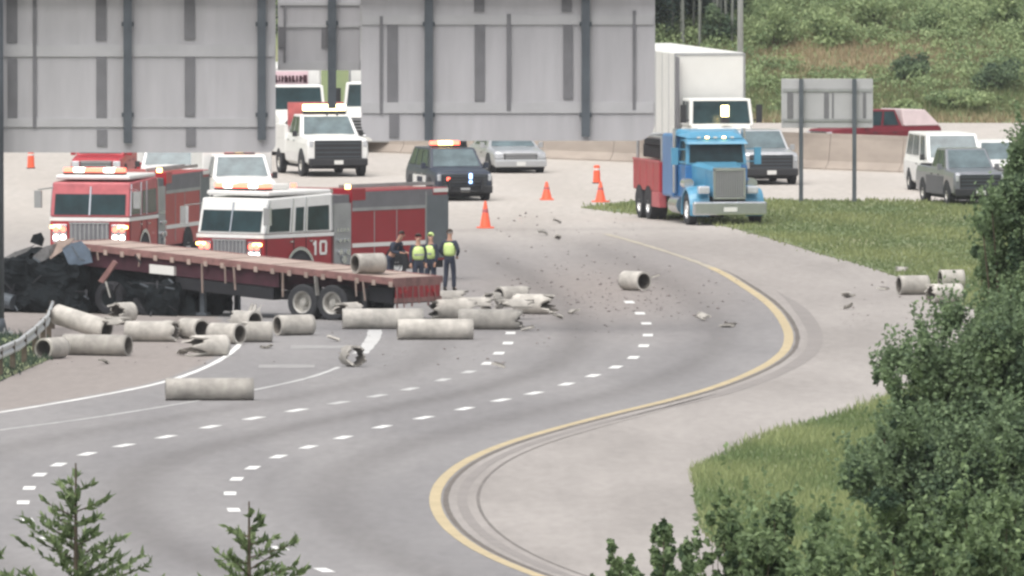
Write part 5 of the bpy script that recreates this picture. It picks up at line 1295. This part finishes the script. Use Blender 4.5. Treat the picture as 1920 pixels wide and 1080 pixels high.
# ---------------------------------------------------------------- people
def skinned(name, verts, edges, radii, material, parent, sub=1, root=0):
    me = bpy.data.meshes.new(name); me.from_pydata([tuple(v) for v in verts], edges, []); o = bpy.data.objects.new(name, me); COL.objects.link(o)
    sk = o.modifiers.new('skin', 'SKIN'); sk.use_smooth_shade = True
    for i, r in enumerate(radii):
        rr = r if isinstance(r, tuple) else (r, r); me.skin_vertices[0].data[i].radius = rr; me.skin_vertices[0].data[i].use_root = (i == root)
    ss_ = o.modifiers.new('sub', 'SUBSURF'); ss_.levels = sub; ss_.render_levels = sub
    dg = bpy.context.evaluated_depsgraph_get(); m2 = bpy.data.meshes.new_from_object(o.evaluated_get(dg)); o.modifiers.clear(); o.data = m2; m2.materials.clear(); m2.materials.append(M[material]); o.parent = parent; return o
def person(label, loc, rz, arms='hips', stride=.12, lean=0.0, vest=True, H=1.80, coat='navy', helmet=None, twist=0):
    t = thing('person', label, 'person', loc, rz, None); k = H/1.8
    def q(x, y, z): return Vector((x*k, y*k+lean*max(0, z-.95)*k, z*k-abs(lean)*.12*max(0, z-.95)))
    pel, wa, ch, nk = q(0, 0, .97), q(0, 0, 1.12), q(0, -.01, 1.36), q(0, 0, 1.52)
    J = {'pel': pel, 'wa': wa, 'ch': ch, 'nk': nk, 'hd0': q(0, -.01, 1.60), 'hd1': q(0, -.02, 1.73)}
    for s_, sg in (('l', -1), ('r', 1)):
        st = stride*(1 if sg > 0 else -1)
        J['hip'+s_] = q(sg*.09, 0, .93); J['kn'+s_] = q(sg*.11, -.03+st*.5, .50); J['an'+s_] = q(sg*.12, .02+st, .09); J['to'+s_] = q(sg*.14, -.14+st, .04)
        J['sh'+s_] = q(sg*.18, 0, 1.45)
        if arms == 'hips': J['el'+s_] = q(sg*.30, .06, 1.20); J['wr'+s_] = q(sg*.20, -.10, 1.04)
        elif arms == 'forward': J['el'+s_] = q(sg*.23, -.12, 1.20); J['wr'+s_] = q(sg*.14, -.36, 1.18)
        else: J['el'+s_] = q(sg*.23, .02, 1.17); J['wr'+s_] = q(sg*.23, -.07, .93)
    # body: one continuous mesh, skin coloured
    names = ['pel', 'wa', 'ch', 'nk', 'hd0', 'hd1']; rad = [.10, .095, .11, .055, .075, .085]
    V_ = [J[n_] for n_ in names]; E = [(0, 1), (1, 2), (2, 3), (3, 4), (4, 5)]; rad = [(r*k, r*k) for r in rad]
    for s_ in 'lr':
        prev = 0
        for nm, rr in (('hip', .08), ('kn', .052), ('an', .038), ('to', .035)): V_.append(J[nm+s_]); rad.append((rr*k, rr*k)); E.append((prev, len(V_)-1)); prev = len(V_)-1
        prev = 2
        for nm, rr in (('sh', .052), ('el', .040), ('wr', .026)): V_.append(J[nm+s_]); rad.append((rr*k, rr*k)); E.append((prev, len(V_)-1)); prev = len(V_)-1
        d = (J['wr'+s_]-J['el'+s_]).normalized(); sd_ = d.cross(Vector((0, 1, 0))).normalized() if abs(d.y) < .9 else Vector((1, 0, 0)); palm = J['wr'+s_]+d*.05*k
        V_.append(palm); rad.append((.034*k, .02*k)); E.append((prev, len(V_)-1)); pi = len(V_)-1
        for f_, (o_, ln) in enumerate(((-.030, .075), (-.010, .085), (.010, .08), (.030, .062))):
            a = palm+sd_*o_*k+d*.045*k; b = a+(d*.8+Vector((0, 0, -.5))).normalized()*ln*.6*k; V_ += [a, b]; rad += [(.009*k,)*2, (.007*k,)*2]; E += [(pi, len(V_)-2), (len(V_)-2, len(V_)-1)]
        a = palm+sd_*-.045*k; b = a+(d*.7-sd_*.5).normalized()*.045*k; V_ += [a, b]; rad += [(.011*k,)*2, (.009*k,)*2]; E += [(pi, len(V_)-2), (len(V_)-2, len(V_)-1)]
    body = skinned('body', V_, E, rad, 'skin', t)
    # nose, ears joined to the body mesh; hair as its own piece
    h = J['hd1']
    fm = MB(); fm.hexa([h+Vector((-.014, -.075, -.045)), h+Vector((.014, -.075, -.045)), h+Vector((.014, -.10, -.045)), h+Vector((-.014, -.10, -.045))], [h+Vector((-.008, -.075, .0)), h+Vector((.008, -.075, .0)), h+Vector((.008, -.088, .0)), h+Vector((-.008, -.088, .0))])
    for sg in (-1, 1): fm.box(h.x+sg*.082-.01, h.x+sg*.082+.01, h.y-.02, h.y+.015, h.z-.05, h.z+.01)
    fo = fm.build('face', M['skin'], body)
    em = MB()
    for sg in (-1, 1): em.box(h.x+sg*.032-.013, h.x+sg*.032+.013, h.y-.088, h.y-.080, h.z-.01, h.z+.004)
    em.box(h.x-.025, h.x+.025, h.y-.086, h.y-.078, h.z-.075, h.z-.067); em.build('eyes_and_mouth', M['hair'], body)
    bm = bmesh.new(); bmesh.ops.create_uvsphere(bm, u_segments=16, v_segments=10, radius=.105*k if helmet else .099*k)
    bmesh.ops.delete(bm, geom=[v for v in bm.verts if v.co.z < -.03 or (v.co.y < -.05 and v.co.z < .035)], context='VERTS')
    for v in bm.verts: v.co = v.co+h+Vector((0, .012, .018))
    me = bpy.data.meshes.new('hair'); bm.to_mesh(me); bm.free(); me.materials.append(M[helmet or 'hair']); o = bpy.data.objects.new('helmet' if helmet else 'hair', me); COL.objects.link(o); o.parent = t
    sm = o.modifiers.new('thick', 'SOLIDIFY'); sm.thickness = .012
    # clothes
    V_, E, rad = [J['pel'], J['wa']], [(0, 1)], [(.155*k, .12*k), (.145*k, .11*k)]
    for s_ in 'lr':
        prev = 0
        for nm, rr in (('hip', .105), ('kn', .078), ('an', .070)): V_.append(J[nm+s_]); rad.append((rr*k, rr*k)); E.append((prev, len(V_)-1)); prev = len(V_)-1
    skinned('trousers', V_, E, rad, 'navy', t)
    V_, E, rad = [J['wa'], J['ch'], q(0, 0, 1.475)], [(0, 1), (1, 2)], [(.15*k, .115*k), (.175*k, .125*k), (.08*k, .07*k)]
    for s_ in 'lr':
        prev = 1
        for nm, rr in (('sh', .080), ('el', .062), ('wr', .045)): V_.append(J[nm+s_]); rad.append((rr*k, rr*k)); E.append((prev, len(V_)-1)); prev = len(V_)-1
    skinned('jacket', V_, E, rad, coat, t)
    if vest:
        V_ = [J['wa']-Vector((0, 0, .10*k)), J['wa'], J['ch'], q(0, 0, 1.47)]; skinned('hi_vis_vest', V_, [(0, 1), (1, 2), (2, 3)], [(.21*k, .16*k), (.20*k, .16*k), (.24*k, .175*k), (.15*k, .12*k)], 'hivis', t)
        vb = MB()
        vb.box(-.145*k, .145*k, -.155*k, -.145*k, 1.18*k, 1.23*k) if not lean else None
        if vb.v: vb.build('reflective_stripe', M['galv'], t)
    for s_ in 'lr':
        V_ = [J['an'+s_]+Vector((0, .03, .06)), J['an'+s_]+Vector((0, .02, -.03)), J['to'+s_]]; skinned('boot', V_, [(0, 1), (1, 2)], [(.055, .055), (.05, .045), (.045, .035)], 'boot', t)
    return t
person('worker in a lime vest standing by the right rear corner of the trailer', G(843, 546), R(160), 'hips', .06)
person('person in dark clothes leaning forward beside the pipe on the trailer deck', G(730, 549), R(55), 'forward', .1, lean=-.55, vest=False, H=1.85)
person('worker in a lime vest behind the trailer, left of the two standing close together', G(784, 552), R(10), 'down', .08, helmet='hair', H=1.75)
person('worker in a lime vest behind the trailer, right of the two standing close together', G(808, 550), R(-40), 'down', .08, helmet='hivis', H=1.75)

# ---------------------------------------------------------------- haze
hb = MB().box(-900, 900, -60, 1500, -1.5, 260); hm = bpy.data.materials.new('haze_air'); hm.use_nodes = True
n = hm.node_tree; n.nodes.remove(n.nodes['Principled BSDF']); pv = n.nodes.new('ShaderNodeVolumePrincipled'); pv.inputs['Color'].default_value = (.93, .95, .97, 1)
pv.inputs['Density'].default_value = .00008; pv.inputs['Anisotropy'].default_value = .2
n.links.new(pv.outputs[0], n.nodes['Material Output'].inputs['Volume'])
hz_ = hb.build('haze', hm); tag(hz_, kind='stuff'); hz_['label'] = 'thin pale haze in the air'
